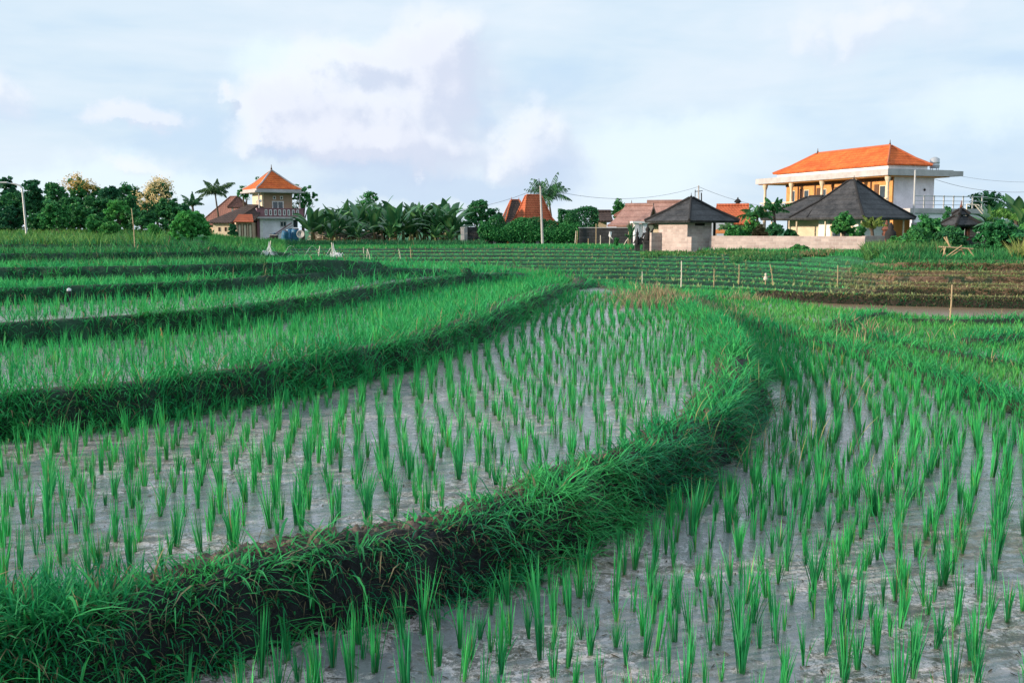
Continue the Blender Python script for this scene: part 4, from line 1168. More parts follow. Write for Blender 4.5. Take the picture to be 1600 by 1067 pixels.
# --- utility poles
D = 73; x = XD(846, D)
r = root('utility_pole', 'tall pale concrete utility pole in front of the orange pavilion', 'utility pole', x, D)
z0 = r.location.z; h = ZD(291, D) - z0
MB().tube([(.10, 0, -.2), (-.09, 0, h)], .10, .065, 10).build('pole', CONC, r)
MB().cyl((-.3, 0, h - .12), (.1, 0, h - .08), .03).build('crossarm', BLACKM, r); m = MB()
for a in (-.28, -.1): m.lathe([(.03, 0), (.05, .05), (.05, .12), (.02, .17)], a, 0, h - .06, 8)
m.cyl((-.1, 0, h), (-.2, 0, h + .55), .02).build('insulators', BLACKM, r)
WA = Vector((x - .1, D, z0 + h - .1))
def cable(a, b, sag, lab, n=14, rad=.014):
    r = root('power_cable', lab, 'cable', a.x, a.y, a.z, 0, 'overhead cables')
    pts = [Vector(((b - a).x * t, (b - a).y * t, (b - a).z * t - sag * 4 * t * (1 - t))) for t in [i / n for i in range(n + 1)]]
    MB().tube(pts, rad, rad, 4).build('wire', CABLE, r)
cable(WA, PD(700, 328, 95), .4, 'thin cable sagging left from the pole over the brown pavilion')
D2 = 84; xq = XD(1090, D2)
r = root('utility_pole', 'pale pole with side masts rising behind the black roofed brick hut', 'utility pole', xq, D2, .9)
hq = ZD(290, D2) - .9
MB().tube([(.15, 0, -.2), (0, 0, hq)], .09, .06, 8).build('pole', CONC, r); MB().tube([(.4, 0, 0), (.25, 0, hq - .6)], .05, .05, 6).cyl((-.25, .1, hq - 2), (-.25, .1, hq - .35), .03).build('side_mast', BLACKM, r)
m = MB().cyl((-.3, 0, hq - .5), (.35, 0, hq - .45), .03).build('crossarm', BLACKM, r)
WB = Vector((xq, D2, .9 + hq - .1))
cable(WA, WB, .9, 'long cable from the concrete pole over the thatched roofs to the pole behind the hut')
cable(WB, PD(1240, 325, 100), .5, 'cable running right from the pole behind the hut')
cable(PD(1475, 270, 86), PD(1680, 282, 70), .4, 'upper cable leaving the big orange roofed house to the right', rad=.012)
cable(PD(1460, 280, 86), PD(1680, 292, 70), .7, 'lower cable leaving the big orange roofed house to the right', rad=.016)

# --- thatched houses
def thatch(name, lab, px, D, yaw, w, dp, ze, zr, rx0, rx1, curve=.55, wallm=CREAM, mat=THATCH, zw=None, base=.95):
    r = root(name, lab, 'house', XD(px, D), D, base, yaw)
    zw = zw or ze; B('wall', wallm, r, (.5, w - .5, .5, dp - .5, -.3, zw))
    m = MB(); N = 6; f0 = []; f1 = []
    for i in range(N + 1):     # sagging front slope from eave to ridge
        t = i / N; y = -.2 + (dp / 2 + .2) * t; z = ze + (zr - ze) * (t ** (1.0 + curve * .5))
        f0.append(Vector((rx0 * t * 1.0, y, z + .12 * (1 - t) * 0))); f1.append(Vector((w + (rx1 - w) * t, y, z)))
    for i in range(N): m.slab(f0[i], f1[i], f1[i + 1], f0[i + 1], .16)
    g0 = [Vector((v.x, dp - v.y, v.z)) for v in f0]; g1 = [Vector((v.x, dp - v.y, v.z)) for v in f1]
    for i in range(N): m.slab(g1[i], g0[i], g0[i + 1], g1[i + 1], .16)
    ro = m.build('roof', mat, r); MB().tube([f0[-1] + Vector((0, 0, .03)), f1[-1] + Vector((0, 0, .03))], .14, .14, 7).build('ridge', mat, ro)
    m = MB()
    for s, f in ((1, f1), (-1, f0)):
        m.poly([(f[1].x - .35 * s, .4, f[1].z - .1), (f[1].x - .35 * s, dp - .4, f[1].z - .1), (f[-1].x - .3 * s, dp / 2, f[-1].z - .2)])
    m.build('gable', WOODD if mat is THATCH else wallm, r)
    return r
thatch('thatched_house', 'front thatched house with pinkish straw roof and brown gable beside the white gate', 950, 76, -27, 3.1, 3.4, 1.45, 2.95, .75, 3.0, base=.95)
thatch('thatched_house', 'taller thatched roof rising behind the front thatched house', 1006, 84, -20, 3.0, 3.6, 1.5, 3.45, -.15, 3.1, base=.95)
thatch('shingle_house', 'low dark shingle roof between the hedge and the thatched houses', 924, 88, 0, 1.9, 2.4, 1.9, 2.7, .1, 1.8, mat=DARKT, base=.95)
r = root('small_pagoda_roof', 'little brown roof peak with finial showing above the thatched house', 'house', XD(993, 96), 96, .95, 20)
B('wall', PEACH, r, (-.9, .9, 0, 1.8, -.2, 2.5)); hip(r, 'roof', BROWNT, -1.3, 1.3, -.3, 2.1, 2.45, 3.45, -.05, .05, .85, .95, BROWNT, .08); finial(r, 0, .9, 3.45, .8)
thatch('red_roof_house', 'house with weathered red tiled roof and pale gable behind the brick hut', 1108, 92, -20, 3.7, 3.8, 1.7, 3.35, .35, 3.3, mat=REDT, wallm=PEACH, base=.95)
r = root('roof_ornament', 'dark carved ornament perched on the ridge end of the red roofed house', 'ornament', XD(1159, 91.6), 93.5, 4.3)
MB().lathe([(.25, -.2), (.28, .0), (.12, .1), (.22, .25), (.30, .42), (.10, .5), (.05, .75)], 0, 0, 0, 8).cyl((-.32, 0, .3), (-.1, 0, .55), .05).cyl((.32, 0, .3), (.1, 0, .55), .05).build('carving', BLACKM, r)

# --- white gate, statues
D = 66; x = XD(1001, D)
r = root('white_gate', 'white plastered gateway pillar with flat cap left of the brick hut', 'gateway', x, D, None, 10)
B('pillar', LILAC, r, (-.42, -.12, 0, .3, -.3, 1.55), (.18, .5, 0, .3, -.3, 1.55)); B('cap', WHITE, r, (-.6, .6, -.15, .45, 1.55, 1.68)); B('back_panel', WHITE, r, (-.12, .18, .1, .2, -.3, 1.5))
B('niche', BLACKM, r, (-.1, .5, -.1, -.002, -.3, .55))
def statue(px, D, s, lab):
    r = root('guardian_statue', lab, 'statue', XD(px, D), D, None, 0, 'dark guardian statues at the gate')
    MB().box(-.2 * s, .2 * s, -.2 * s, .2 * s, -.2, .45 * s).box(-.24 * s, .24 * s, -.24 * s, .24 * s, .45 * s, .52 * s).build('pedestal', STONE, r)
    MB().lathe([(.17, 0), (.2, .12), (.15, .28), (.17, .42), (.07, .5), (.11, .58), (.11, .68), (.05, .76), (.03, .92)], 0, 0, .52 * s, 10).cyl((-.17, 0, .9 * s), (-.3, -.05, .62 * s), .05, .04).cyl((.17, 0, .9 * s), (.28, -.05, 1.12 * s), .05, .04).build('figure', BLACKM, r, True).scale = (s, s, 1)
statue(996, 56.5, .7, 'dark stone guardian statue at the foot of the white gate')
statue(1012, 56, 1.15, 'larger dark stone guardian statue between the gate and the brick hut')

# --- brick hut with black roof
D = 54; x = XD(1074, D)
r = root('brick_hut', 'square pale block hut under a black pyramid roof at the top of the far steps', 'hut', x, D, .80, 33); r.scale = (.9, .9, .93)
B('wall', BLOCK, r, (0, 2.0, 0, 2.6, -.4, 1.95), bevel=.01)
B('vent', DARK, r, (.6, 1.4, -.01, .01, 1.55, 1.7)); B('corner_post', BLACKM, r, (3.2, 3.32, 1.0, 1.12, -.3, 2.0))
hip(r, 'roof', BLACKT, -.55, 3.6, -.75, 3.3, 1.85, 3.2, 1.35, 1.45, 1.15, 1.3, BLACKM, .12, [(.5, .45)])
finial(r, 1.4, 1.22, 3.2, .5, BLACKM)
r = root('block_pillar', 'short free standing pale block pillar in front of the hut corner', 'pillar', XD(1082, 51.5), 51.5, None, 33)
B('shaft', BLOCK, r, (-.2, .2, -.15, .15, -.4, .78)); B('cap', BLOCK, r, (-.22, .22, -.17, .17, .78, .84))
r = root('block_wall', 'short piece of pale block wall joining the left corner of the hut', 'wall', XD(1018, 55.5), 55.5, None, 20)
B('wall', BLOCK, r, (0, .75, 0, .2, -.4, 1.05))
r = root('orange_awning', 'small orange tarpaulin awning beside the hut above the wall', 'awning', XD(1125, 64), 64, .9, 5)
MB().slab((-.35, -.3, .92), (.4, -.3, .92), (.4, .3, 1.15), (-.35, .3, 1.15), .03).build('sheet', ORN, r); B('post', BAMB, r, (-.33, -.29, -.25, -.21, -.2, .9), (.34, .38, -.25, -.21, -.2, .9))
r = root('white_shed', 'plain white shed wall glimpsed under the right eave of the hut', 'shed', XD(1127, 72), 72, .9, 8)
B('wall', LILAC, r, (-.8, .8, 0, 1.2, -.2, 2.0)); B('roof', DARKT, r, (-.9, .9, -.1, 1.3, 2.0, 2.08))
# --- long block wall
D = 50; x = XD(1352, D); 
r = root('block_wall', 'long pale block garden wall running from the hut to the black roofed house', 'wall', x, D, .9, 0)
dx = XD(1109, 54.5) - x; dy = 54.5 - D; L = math.hypot(dx, dy); r.rotation_euler = (0, 0, math.atan2(dy, dx) - PI)
B('wall', BLOCK, r, (-L, 0, 0, .2, -.8, .80)); B('return_wall', BLOCKG, r, (-.2, .0, .2, 4.2, -.8, .82)); B('base_course', CONC, r, (-L, .02, -.03, -.002, -.8, .06))

# --- black roofed pavilion house
D = 66; x = XD(1347, D)
r = root('black_roof_house', 'low white house under a large black hipped roof in front of the villa', 'house', x, D, .9, 36)
B('wall', WHITE, r, (1.0, 4.6, 1.0, 4.2, -.3, 1.95)); B('veranda_wall', CREAM, r, (1.6, 4.4, 4.2, 7.2, -.3, 1.8))
B('doorway', GLASS, r, (.98, 1.0, 1.6, 3.0, -.2, 1.5)); B('frame', CREAM, r, (.93, .978, 1.4, 1.55, -.2, 1.7), (.93, .978, 3.05, 3.2, -.2, 1.7), (.93, .978, 1.4, 3.2, 1.55, 1.7), (.93, .978, 2.25, 2.33, -.2, 1.55))
for a, b_ in ((.15, .15), (.15, 3.0), (.15, 5.4), (.15, 7.6), (4.9, .15)):
    MB().cyl((a, b_, -.3), (a, b_, 1.95), .07, .06, 8).build('column', CREAM, r)
hip(r, 'roof', BLACKT, -.35, 5.6, -.35, 5.7, 1.95, 4.5, 2.55, 2.75, 2.5, 3.0, BLACKM, .14, [(.5, .44)])
hip(r, 'side_roof', BLACKT, -.30, 4.6, 4.2, 8.3, 1.93, 3.45, 1.9, 2.1, 4.6, 5.9, BLACKM, .13)
finial(r, 2.6, 2.6, 4.5, .6, BLACKM)
r = root('thatched_parasol', 'rusty red and white garden shrine umbrella in front of the black roofed house wall', 'shrine', XD(1385, 60), 60, .9)
MB().lathe([(.28, -.2), (.3, .5), (.22, .6), (.26, .9), (.2, 1.05), (.32, 1.15), (.12, 1.4), (.05, 1.7)], 0, 0, 0, 8).build('brick_tower', TEMPLE, r); B('niche', DARK, r, (-.1, .1, -.32, -.24, .6, .95))

# --- big two storey house
D = 80; x = XD(1384, D); yaw = 21.2
r = root('villa', 'large two storey house with bright orange hipped roof and long timber veranda', 'house', x, D, .9, yaw)
W_, L_ = 6.3, 17.6
B('upper_roof_slab', CONC, r, (-.2, W_ + .2, -.2, L_, 5.45, 5.95)); B('roof_parapet', WHITE, r, (.3, 4.3, .35, 14.9, 5.95, 6.30))
B('eave_soffit', AMBER, r, (.0, W_, .0, L_ - .2, 5.38, 5.448))
hip(r, 'roof', ORANGE, .0, 4.6, .1, 15.2, 6.35, 8.0, 2.25, 2.35, 2.4, 11.8, plain('orange_ridge', (.45, .13, .06), .8, .2), .08, [(.4, .34)])
finial(r, 2.3, 2.5, 8.0, .8, WOODD); finial(r, 2.3, 11.7, 8.0, .8, WOODD)
up = B('upper_wall', AMBER, r, (1.3, 1.45, .9, 14.8, 2.85, 5.38)); B('end_wall', LILAC, r, (1.45, 5.6, .9, 1.1, 2.85, 5.38), (5.45, 5.6, 1.1, 14, 2.85, 5.38)); B('back_wall', AMBER, r, (1.45, 5.6, 14.6, 14.8, 2.85, 5.38))
B('lintel', WOODD, r, (1.2, 1.298, .9, 14.8, 5.12, 5.30))
m = MB()
for b_ in (3.3, 5.7, 8.1, 10.5, 12.9): m.box(1.22, 1.298, b_, b_ + .14, 2.85, 5.12)
m.build('timber_posts', WOODD, r)
for b_ in (1.6, 4.2, 6.6, 9.0, 11.4, 13.4):
    window(r, b_, b_ + .75, 3.3, 4.75, 1.3, CREAM, GLASS if int(b_) % 2 else CREAM, axis='y'); 
    if b_ < 13:
        f = B('door', WOODD, r, (1.24, 1.298, b_ + .85, b_ + 1.35, 2.9, 4.85)); B('handle', STEEL, f, (1.21, 1.24, b_ + .92, b_ + .96, 3.8, 3.95))
m = MB(); 
for b_ in (.25, 4.1, 8.3, 12.6, 16.6):
    c = MB(); c.lathe([(.22, 0), (.22, .15), (.13, .22), (.12, 2.0), (.2, 2.2), (.24, 2.38), (.24, 2.5)], .22, b_, 2.87, 10); c.build('column', CREAM, r, True)
B('balcony_slab', CONC, r, (-.2, 6.4, -.2, 17.2, 2.42, 2.85))
m = MB()
for k in range(70): m.box(-.05, -.01, .1 + k * .24, .13 + k * .24, 2.85, 3.6)
m.box(-.08, .02, .0, 17.0, 3.6, 3.68).box(-.08, .02, .0, 17.0, 3.2, 3.25).build('veranda_railing', CREAM, r)
m = MB()
for k in range(8): m.box(1.3 + k * 1.0, 1.38 + k * 1.0, -1.55, -1.47, 2.85, 3.85)
m.box(1.3, 8.9, -1.55, -1.50, 3.75, 3.82).box(1.3, 8.9, -1.54, -1.51, 3.4, 3.44).box(1.3, 8.9, -1.54, -1.51, 3.1, 3.14).build('terrace_railing', GALV, r)
B('terrace_slab', CONC, r, (.8, 9.2, -1.7, -.2, 2.45, 2.82), (6.4, 9.2, -.2, 3, 2.45, 2.82)); B('terrace_wall', LILAC, r, (1.2, 8.8, -1.5, -1.3, -.3, 2.45)); B('roof_terrace_beam', CONC, r, (W_ + .2, 7.6, -.15, 3, 5.5, 5.9))
B('lower_wall', AMBER, r, (1.5, 5.5, .9, 14.8, -.3, 2.42)); m = MB()
for b_ in (2.0, 5.0, 8.0, 11.0, 13.2): m.box(1.42, 1.498, b_, b_ + 1.0, -.2, 1.9)
m.build('lower_doors', WOODD, r)
for b_ in (.25, 4.1, 8.3, 12.6, 16.6): MB().cyl((.22, b_, -.3), (.22, b_, 2.42), .16, .15, 10).build('lower_column', CREAM, r, True)
q = MB(); q.lathe([(.0, 0), (.14, .14), (.0, .28)], 0, 0, 0, 4); o = q.build('wall_ornament', BLACKM, r); o.location = (4.6, .86, 4.25)
# water tank on its roof
loc = Vector((34.8, 83.1, 0))
r = root('water_tank', 'shiny stainless steel water tank standing on the roof slab of the villa', 'water tank', loc.x, loc.y, 6.85, 0)
MB().lathe([(.36, .22), (.38, .26), (.38, .42), (.40, .44), (.38, .46), (.38, .68), (.40, .70), (.38, .72), (.38, .98), (.2, 1.1), (.1, 1.14)], 0, 0, 0, 16).build('drum', STEEL, r, True)
m = MB()
for a in range(4): m.cyl((.32 * math.cos(a * 1.57 + .7), .32 * math.sin(a * 1.57 + .7), -.0), (.32 * math.cos(a * 1.57 + .7), .32 * math.sin(a * 1.57 + .7), .24), .03)
m.build('stand', GALV, r)
D = 70; x = XD(1426, D)
r = root('utility_pole', 'slim pale steel pole in front of the white end wall of the villa', 'utility pole', x, D, .9)
h = ZD(268, D) - .9
MB().tube([(.05, 0, -.2), (-.0, 0, h)], .09, .06, 8).build('pole', GALV, r); MB().lathe([(.07, 0), (.09, .04), (.03, .1)], 0, 0, h, 8).build('cap', GALV, r)
# --- shrine corner at the right
D = 56; x = XD(1500, D)
r = root('temple_shrine', 'red brick temple shrine with small black tiered roof and pink finial', 'shrine', x, D, .8, 15)
B('base', STONE, r, (-.6, .6, -.5, .5, -.5, .65)); B('column', TEMPLE, r, (-.38, -.2, -.35, -.15, .65, 1.5), (.2, .38, -.35, -.15, .65, 1.5), (-.3, .3, .0, .3, .65, 1.5)); B('niche', DARK, r, (-.2, .2, -.05, -.002, .65, 1.5))
hip(r, 'roof', BLACKT, -.85, .85, -.75, .75, 1.5, 2.0, -.22, .22, -.2, .2, BLACKM, .1); hip(r, 'top_roof', BLACKT, -.35, .35, -.33, .33, 2.08, 2.35, -.05, .05, -.05, .05, BLACKM, .06); finial(r, 0, 0, 2.35, .8, TEMPLE)
r = root('shrine_statue', 'dark carved guardian by the wall left of the temple shrine', 'statue', XD(1392, 58), 58, .85)
MB().lathe([(.3, -.3), (.32, .3), (.22, .5), (.34, .8), (.3, 1.05), (.14, 1.2), (.16, 1.35), (.04, 1.6)], 0, 0, 0, 9).build('figure', BLACKM, r, True); MB().lathe([(.12, 0), (.16, .1), (.10, .2)], 0, -.25, .35, 8).build('sash', ORN, r)
r = root('flat_roof_store', 'low grey flat roofed store with blue white doors beside the temple shrine', 'store building', XD(1455, 68), 68, .8, -4)
B('wall', STONE, r, (0, 4.4, 0, 2.6, -.4, 1.5)); B('roof_slab', CONC, r, (-.4, 4.8, -.4, 3.0, 1.5, 1.72)); f = B('door', LILAC, r, (.9, 1.3, -.04, -.002, .2, 1.35)); B('window', LILAC, r, (3.0, 4.2, -.04, -.002, .7, 1.3), (1.7, 2.4, -.04, -.002, .4, 1.3))
r = root('compound_wall', 'dark wall of the temple compound behind the shrubs at the right', 'wall', XD(1490, 60), 60, .6, 0)
B('wall', STONE, r, (0, 3.3, 0, .3, -.4, .95)); B('coping', BLACKM, r, (-.05, 3.35, -.05, .35, .95, 1.03))
r = root('ladder_frame', 'pair of slanting pale rails like a ladder leaning above the flat roofed store', 'ladder', XD(1530, 66), 66, .8)
m = MB().cyl((-.9, 0, 2.9), (-.1, 0, 2.85), .035).cyl((-.35, 0, 2.85), (.75, 0, 1.6), .035).cyl((-.05, .2, 2.85), (1.0, .2, 1.7), .035); m.build('rail', BAMBW, r); m = MB()
for t in (.15, .35, .55, .75, .9): m.cyl((-.35 + 1.1 * t, 0, 2.85 - 1.25 * t), (-.05 + 1.05 * t, .2, 2.85 - 1.15 * t), .02)
m.build('rung', BAMBW, r)
m = MB().cyl((-.9, 0, -.3), (-.9, 0, 2.9), .04).cyl((.8, 0, -.3), (.78, 0, 1.6), .04).build('post', BAMBW, r)
# --- bamboo trestle
D = 38; x = XD(1497, D); sc = D / FX
r = root('bamboo_trestle', 'bamboo trestle bench with splayed legs standing in the grass at the right', 'trestle', x, D, ZD(408, D))
def pt(px, py, y=0): return Vector(((px - 1497) * sc, y, (408 - py) * sc))
a = .028
m = MB()
for y in (-.2, 0, .2): m.cyl(pt(1472, 386, y), pt(1518, 389, y), a)
m.build('seat', BAMB, r)
for p0, p1, y in [((1475, 386), (1470, 407), -.22), ((1479, 386), (1486, 407), .22), ((1510, 388), (1525, 408), -.22), ((1506, 388), (1520, 408), .22)]:
    MB().cyl(pt(*p0, y), pt(*p1, y), a).build('leg', BAMB, r)
MB().cyl(pt(1471, 405, -.22), pt(1500, 384, -.22), a * .9).cyl(pt(1476, 403, .1), pt(1524, 404, .1), a * .9).cyl(pt(1490, 402, .22), pt(1510, 388, .22), a * .9).build('brace', BAMB, r)
MB().cyl(pt(1490, 386, .2), pt(1480, 371, .25), a).cyl(pt(1487, 386, .1), pt(1481, 370, .1), a).build('backrest', BAMB, r)
# ------------------------------------------------------------------ trees and plants
def crown(lobes, nclump, nleaf, leaf, c0, c1, cr=.28, bias=.45, flat=1.0):
    Vs = Acc(); 
    for (cx, cy, cz, rx, ry, rz) in lobes:
        for k in range(nclump):
            v = rng.normal(0, 1, 3); v /= np.linalg.norm(v); 
            if v[2] < -.35 and rng.random() < .6: v[2] = -v[2]
            rr_ = rng.uniform(.55, 1.05); c_ = np.array([cx, cy, cz]) + v * np.array([rx, ry, rz]) * rr_
            n = int(nleaf * rng.uniform(.5, 1.5)); q = rng.normal(0, 1, (n, 3)); q /= np.linalg.norm(q, axis=1)[:, None]
            s = cr * rng.uniform(.6, 1.3) * (rx + rz) * .5
            P_ = c_ + q * s * np.array([1, 1, .7 * flat]) * rng.uniform(.4, 1, (n, 1))
            b_ = rng.uniform(.75, 1.25)
            Vs.add(*leafquads(P_, q + np.array([0, 0, .4]), leaf, leafcol(n, c0, c1) * b_, bias))
    return Vs
def tree(name, lab, px, D, top, wpx, c0=(.018, .10, .045), c1=(.045, .20, .06), trunk=.35, leaf=.11, nl=9, dens=1.0, base=None, group=None, cat='tree', zb=None, low=.16, bloom=None, sd=None):
    x = XD(px, D); z0 = gz(x, D) if zb is None else zb; h = ZD(top, D) - z0; w = wpx * D / FX
    r = root(name, lab, cat, x, D, z0, 0, group)
    lobes = [(0, 0, h * .62, w * .32, w * .3, h * .30)]
    for i in range(nl):
        a = 2 * PI * i / nl + rng.uniform(-.4, .4); rad = w * rng.uniform(.16, .33); zz = h * rng.uniform(low, .84)
        k = 1 - .5 * max(0, zz / h - .55) / .3; lr = w * rng.uniform(.16, .25)
        lobes.append((rad * k * math.cos(a), rad * k * math.sin(a), zz, lr, lr, min(lr, h * .3) * rng.uniform(.8, 1.1)))
    A = crown(lobes, int(20 * dens), 30, leaf, c0, c1)
    A.obj('crown', M_tree, r)
    m = MB(); tr = max(.05, h * .03)
    m.tube([(0, 0, -.3), (.05 * h * rng.uniform(-1, 1), 0, h * .3), (0, 0, h * .6)], tr, tr * .5, 7)
    for (cx, cy, cz, *_) in lobes[1:6]: m.tube([(0, 0, h * .25), (cx * .5, cy * .5, (h * .25 + cz) / 2 + .1), (cx, cy, cz)], tr * .5, tr * .15, 5)
    m.build('trunk', BARK, r)
    if bloom:
        n, c2, c3, f = bloom; V = Acc()
        for k in range(n):
            l = lobes[rng.integers(0, len(lobes))]; v = rng.normal(0, 1, 3); v[2] = abs(v[2]) * 1.2; v[1] = -abs(v[1]); v /= np.linalg.norm(v)
            c_ = np.array(l[:3]) + v * np.array(l[3:]) * 1.12
            if c_[2] < h * f: continue
            q = rng.normal(0, 1, (15, 3)); V.add(*leafquads(c_ + q * .17, q, leaf * .62, leafcol(15, c2, c3), .3))
        V.obj('blossom', M_tree, r)
    return r
GRP = 'trees along the left ridge'
DK0, DK1 = (.018, .11, .055), (.045, .20, .075)
MD0, MD1 = (.03, .18, .065), (.075, .28, .08)
LT0, LT1 = (.05, .27, .065), (.12, .38, .09)
tree('tree', 'dark tree cut by the left edge of the photo behind the street lamp', -2, 66, 274, 60, DK0, DK1, group=GRP)
tree('conifer_tree', 'dark tree with a pointed top directly right of the street lamp head', 17, 68, 268, 34, DK0, DK1, group=GRP, nl=12, low=.3)
tree('tree', 'dark spreading tree behind the street lamp pole', 48, 66, 278, 56, DK0, DK1, group=GRP)
tree('tree', 'mid green tree with a low rounded top left of the orange blossomed one', 92, 64, 283, 62, MD0, MD1, group=GRP)
tree('flowering_tree', 'tree with orange blossoms along its flat top', 133, 66, 275, 66, MD0, MD1, group=GRP, bloom=(150, (.56, .36, .09), (.68, .50, .20), .76))
tree('tree', 'dark tree squeezed between the orange blossomed tree and the spiky one', 172, 64, 287, 44, DK0, DK1, group=GRP)
tree('tree', 'tree with thin spiky bare twigs at its top', 204, 67, 279, 54, DK0, MD1, group=GRP, dens=.8)
tree('flowering_tree', 'big dark tree with creamy yellow blossoms down its right side', 248, 64, 281, 72, DK0, DK1, group=GRP, bloom=(170, (.58, .47, .20), (.70, .60, .34), .45))
tree('tree', 'small dark tree at the right end of the ridge behind the round bush', 288, 72, 318, 42, DK0, DK1, group=GRP)
GB_ = 'bushes along the left ridge'
for px_, D_, top_, w_, c_, lab in [(14, 58, 322, 66, (DK0, DK1), 'dark bush at the far left below the street lamp'), (60, 57, 338, 40, (MD0, MD1), 'low green bush just right of the lamp foot'),
        (88, 56, 312, 56, (MD0, MD1), 'tall mid green bush with a yellowish left side'), (125, 58, 320, 50, (DK0, MD1), 'dark bush below the orange blossomed tree'),
        (152, 54, 338, 42, (MD0, MD1), 'low bush hanging over the yellow grass'), (186, 56, 309, 52, (LT0, LT1), 'light green bush below the spiky tree'),
        (172, 52, 350, 34, (MD0, LT1), 'smallest feathery bush in front of the ridge trees'), (222, 56, 328, 54, (DK0, MD1), 'dark bush below the creamy blossomed tree'), (240, 50, 352, 26, (LT0, LT1), 'small yellow green shrub in the grass')]:
    tree('bush', lab, px_, D_, top_, w_, *c_, group=GB_, cat='bush', nl=8, low=.2, leaf=.10)
tree('round_bush', 'large round light green bush standing alone left of the village houses', 297, 26, 331, 66, (.045, .28, .06), (.12, .42, .09), cat='bush', nl=13, low=.3, leaf=.042, dens=1.8)
tree('tree', 'thin leafy tree top showing left of the tower house roof', 384, 108, 283, 36, MD0, MD1, zb=1.0, low=.75, nl=6, dens=.7)
tree('tree', 'narrow tree tip poking up directly behind the tower house roof', 404, 110, 266, 14, MD0, MD1, zb=1.0, low=.7, nl=5, dens=.7)
tree('tree', 'loose leafy tree arching out right of the tower house', 474, 106, 278, 52, MD0, MD1, zb=1.0, low=.55, nl=8, dens=.7)
tree('bush', 'small dark bush in front of the cream house wall', 364, 92, 345, 16, DK0, DK1, cat='bush', nl=6, low=.2, leaf=.1)
tree('tree', 'feathery bright tree top rising over the banana plants', 575, 96, 295, 50, LT0, MD1, zb=1.0, nl=8)
tree('tree', 'round dark green tree right of the banana plants', 745, 92, 311, 52, MD0, MD1, zb=.9, nl=11, low=.4, dens=1.2)
tree('tree', 'lower dark tree between the round tree and the vine wall', 772, 96, 322, 40, DK0, DK1, zb=.9)
tree('tree', 'small palm-like dark tree above the thatched houses', 966, 104, 305, 26, DK0, MD1, zb=.9, low=.5)
tree('tree', 'little tree behind the thatched roof and the hut peak', 1072, 96, 310, 24, MD0, MD1, zb=.9, low=.5)
tree('tree', 'big rounded dark tree beyond the shrine at the right', 1541, 84, 296, 66, DK0, MD1, zb=.9, nl=12, low=.45, dens=1.2)
tree('tree', 'dark tree behind the bananas at the right edge', 1600, 80, 318, 50, DK0, MD1, zb=.9)
GS = 'shrubs between the hut and the shrine'
for px_, D_, top_, w_, c_, lab, lf in [(1172, 62, 335, 34, (MD0, LT1), 'leafy shrub under the fan palms', .09), (1148, 60, 345, 30, (MD0, MD1), 'shrub beside the hut eave', .09), (1210, 60, 348, 34, (DK0, MD1), 'dark shrub right of the fan palms', .09),
        (1186, 58, 352, 30, ((.10, .12, .04), (.22, .14, .07)), 'brownish variegated shrub in the palm clump', .08), (1236, 60, 358, 26, (MD0, MD1), 'low shrub on the long block wall', .08),
        (1320, 60, 327, 42, (MD0, LT1), 'round frangipani shrub in front of the black roof', .10), (1345, 62, 348, 20, (MD0, MD1), 'small shrub right of the frangipani', .08),
        (1448, 54, 331, 62, (MD0, MD1), 'wide shrub at the right corner of the black roofed house', .10), (1432, 44, 352, 56, (MD0, LT1), 'bright bush in the weeds below the black roofed house', .09),
        (1488, 46, 354, 50, (DK0, MD1), 'leafy bush behind the bamboo trestle', .10), (1478, 60, 316, 16, (MD0, MD1), 'tiny potted shrub on the villa terrace corner', .07),
        (1566, 41, 349, 92, ((.022, .15, .055), (.05, .24, .075)), 'spreading frangipani shrub right of the bamboo trestle', .10), (1597, 45, 352, 40, (MD0, LT1), 'bright bush at the right edge of the photo', .09), (1404, 48, 372, 34, (MD0, LT1), 'low weedy bush left of the bright one', .08),
        (1085, 55, 378, 18, (LT0, LT1), 'small weed bush at the foot of the block pillar', .06), (1060, 57, 380, 22, (MD0, LT1), 'small weed bush below the hut wall', .06), (1165, 54, 376, 36, (MD0, MD1), 'weedy bush in front of the long block wall', .07), (1250, 50, 384, 36, (MD0, LT1), 'yellow green weed clump below the long block wall', .07), (963, 62, 369, 8, (MD0, MD1), 'slim clipped shrub before the gate', .05)]:
    tree('shrub', lab, px_, D_, top_, w_, *c_, group=GS, cat='shrub', nl=8, low=.2, leaf=lf)

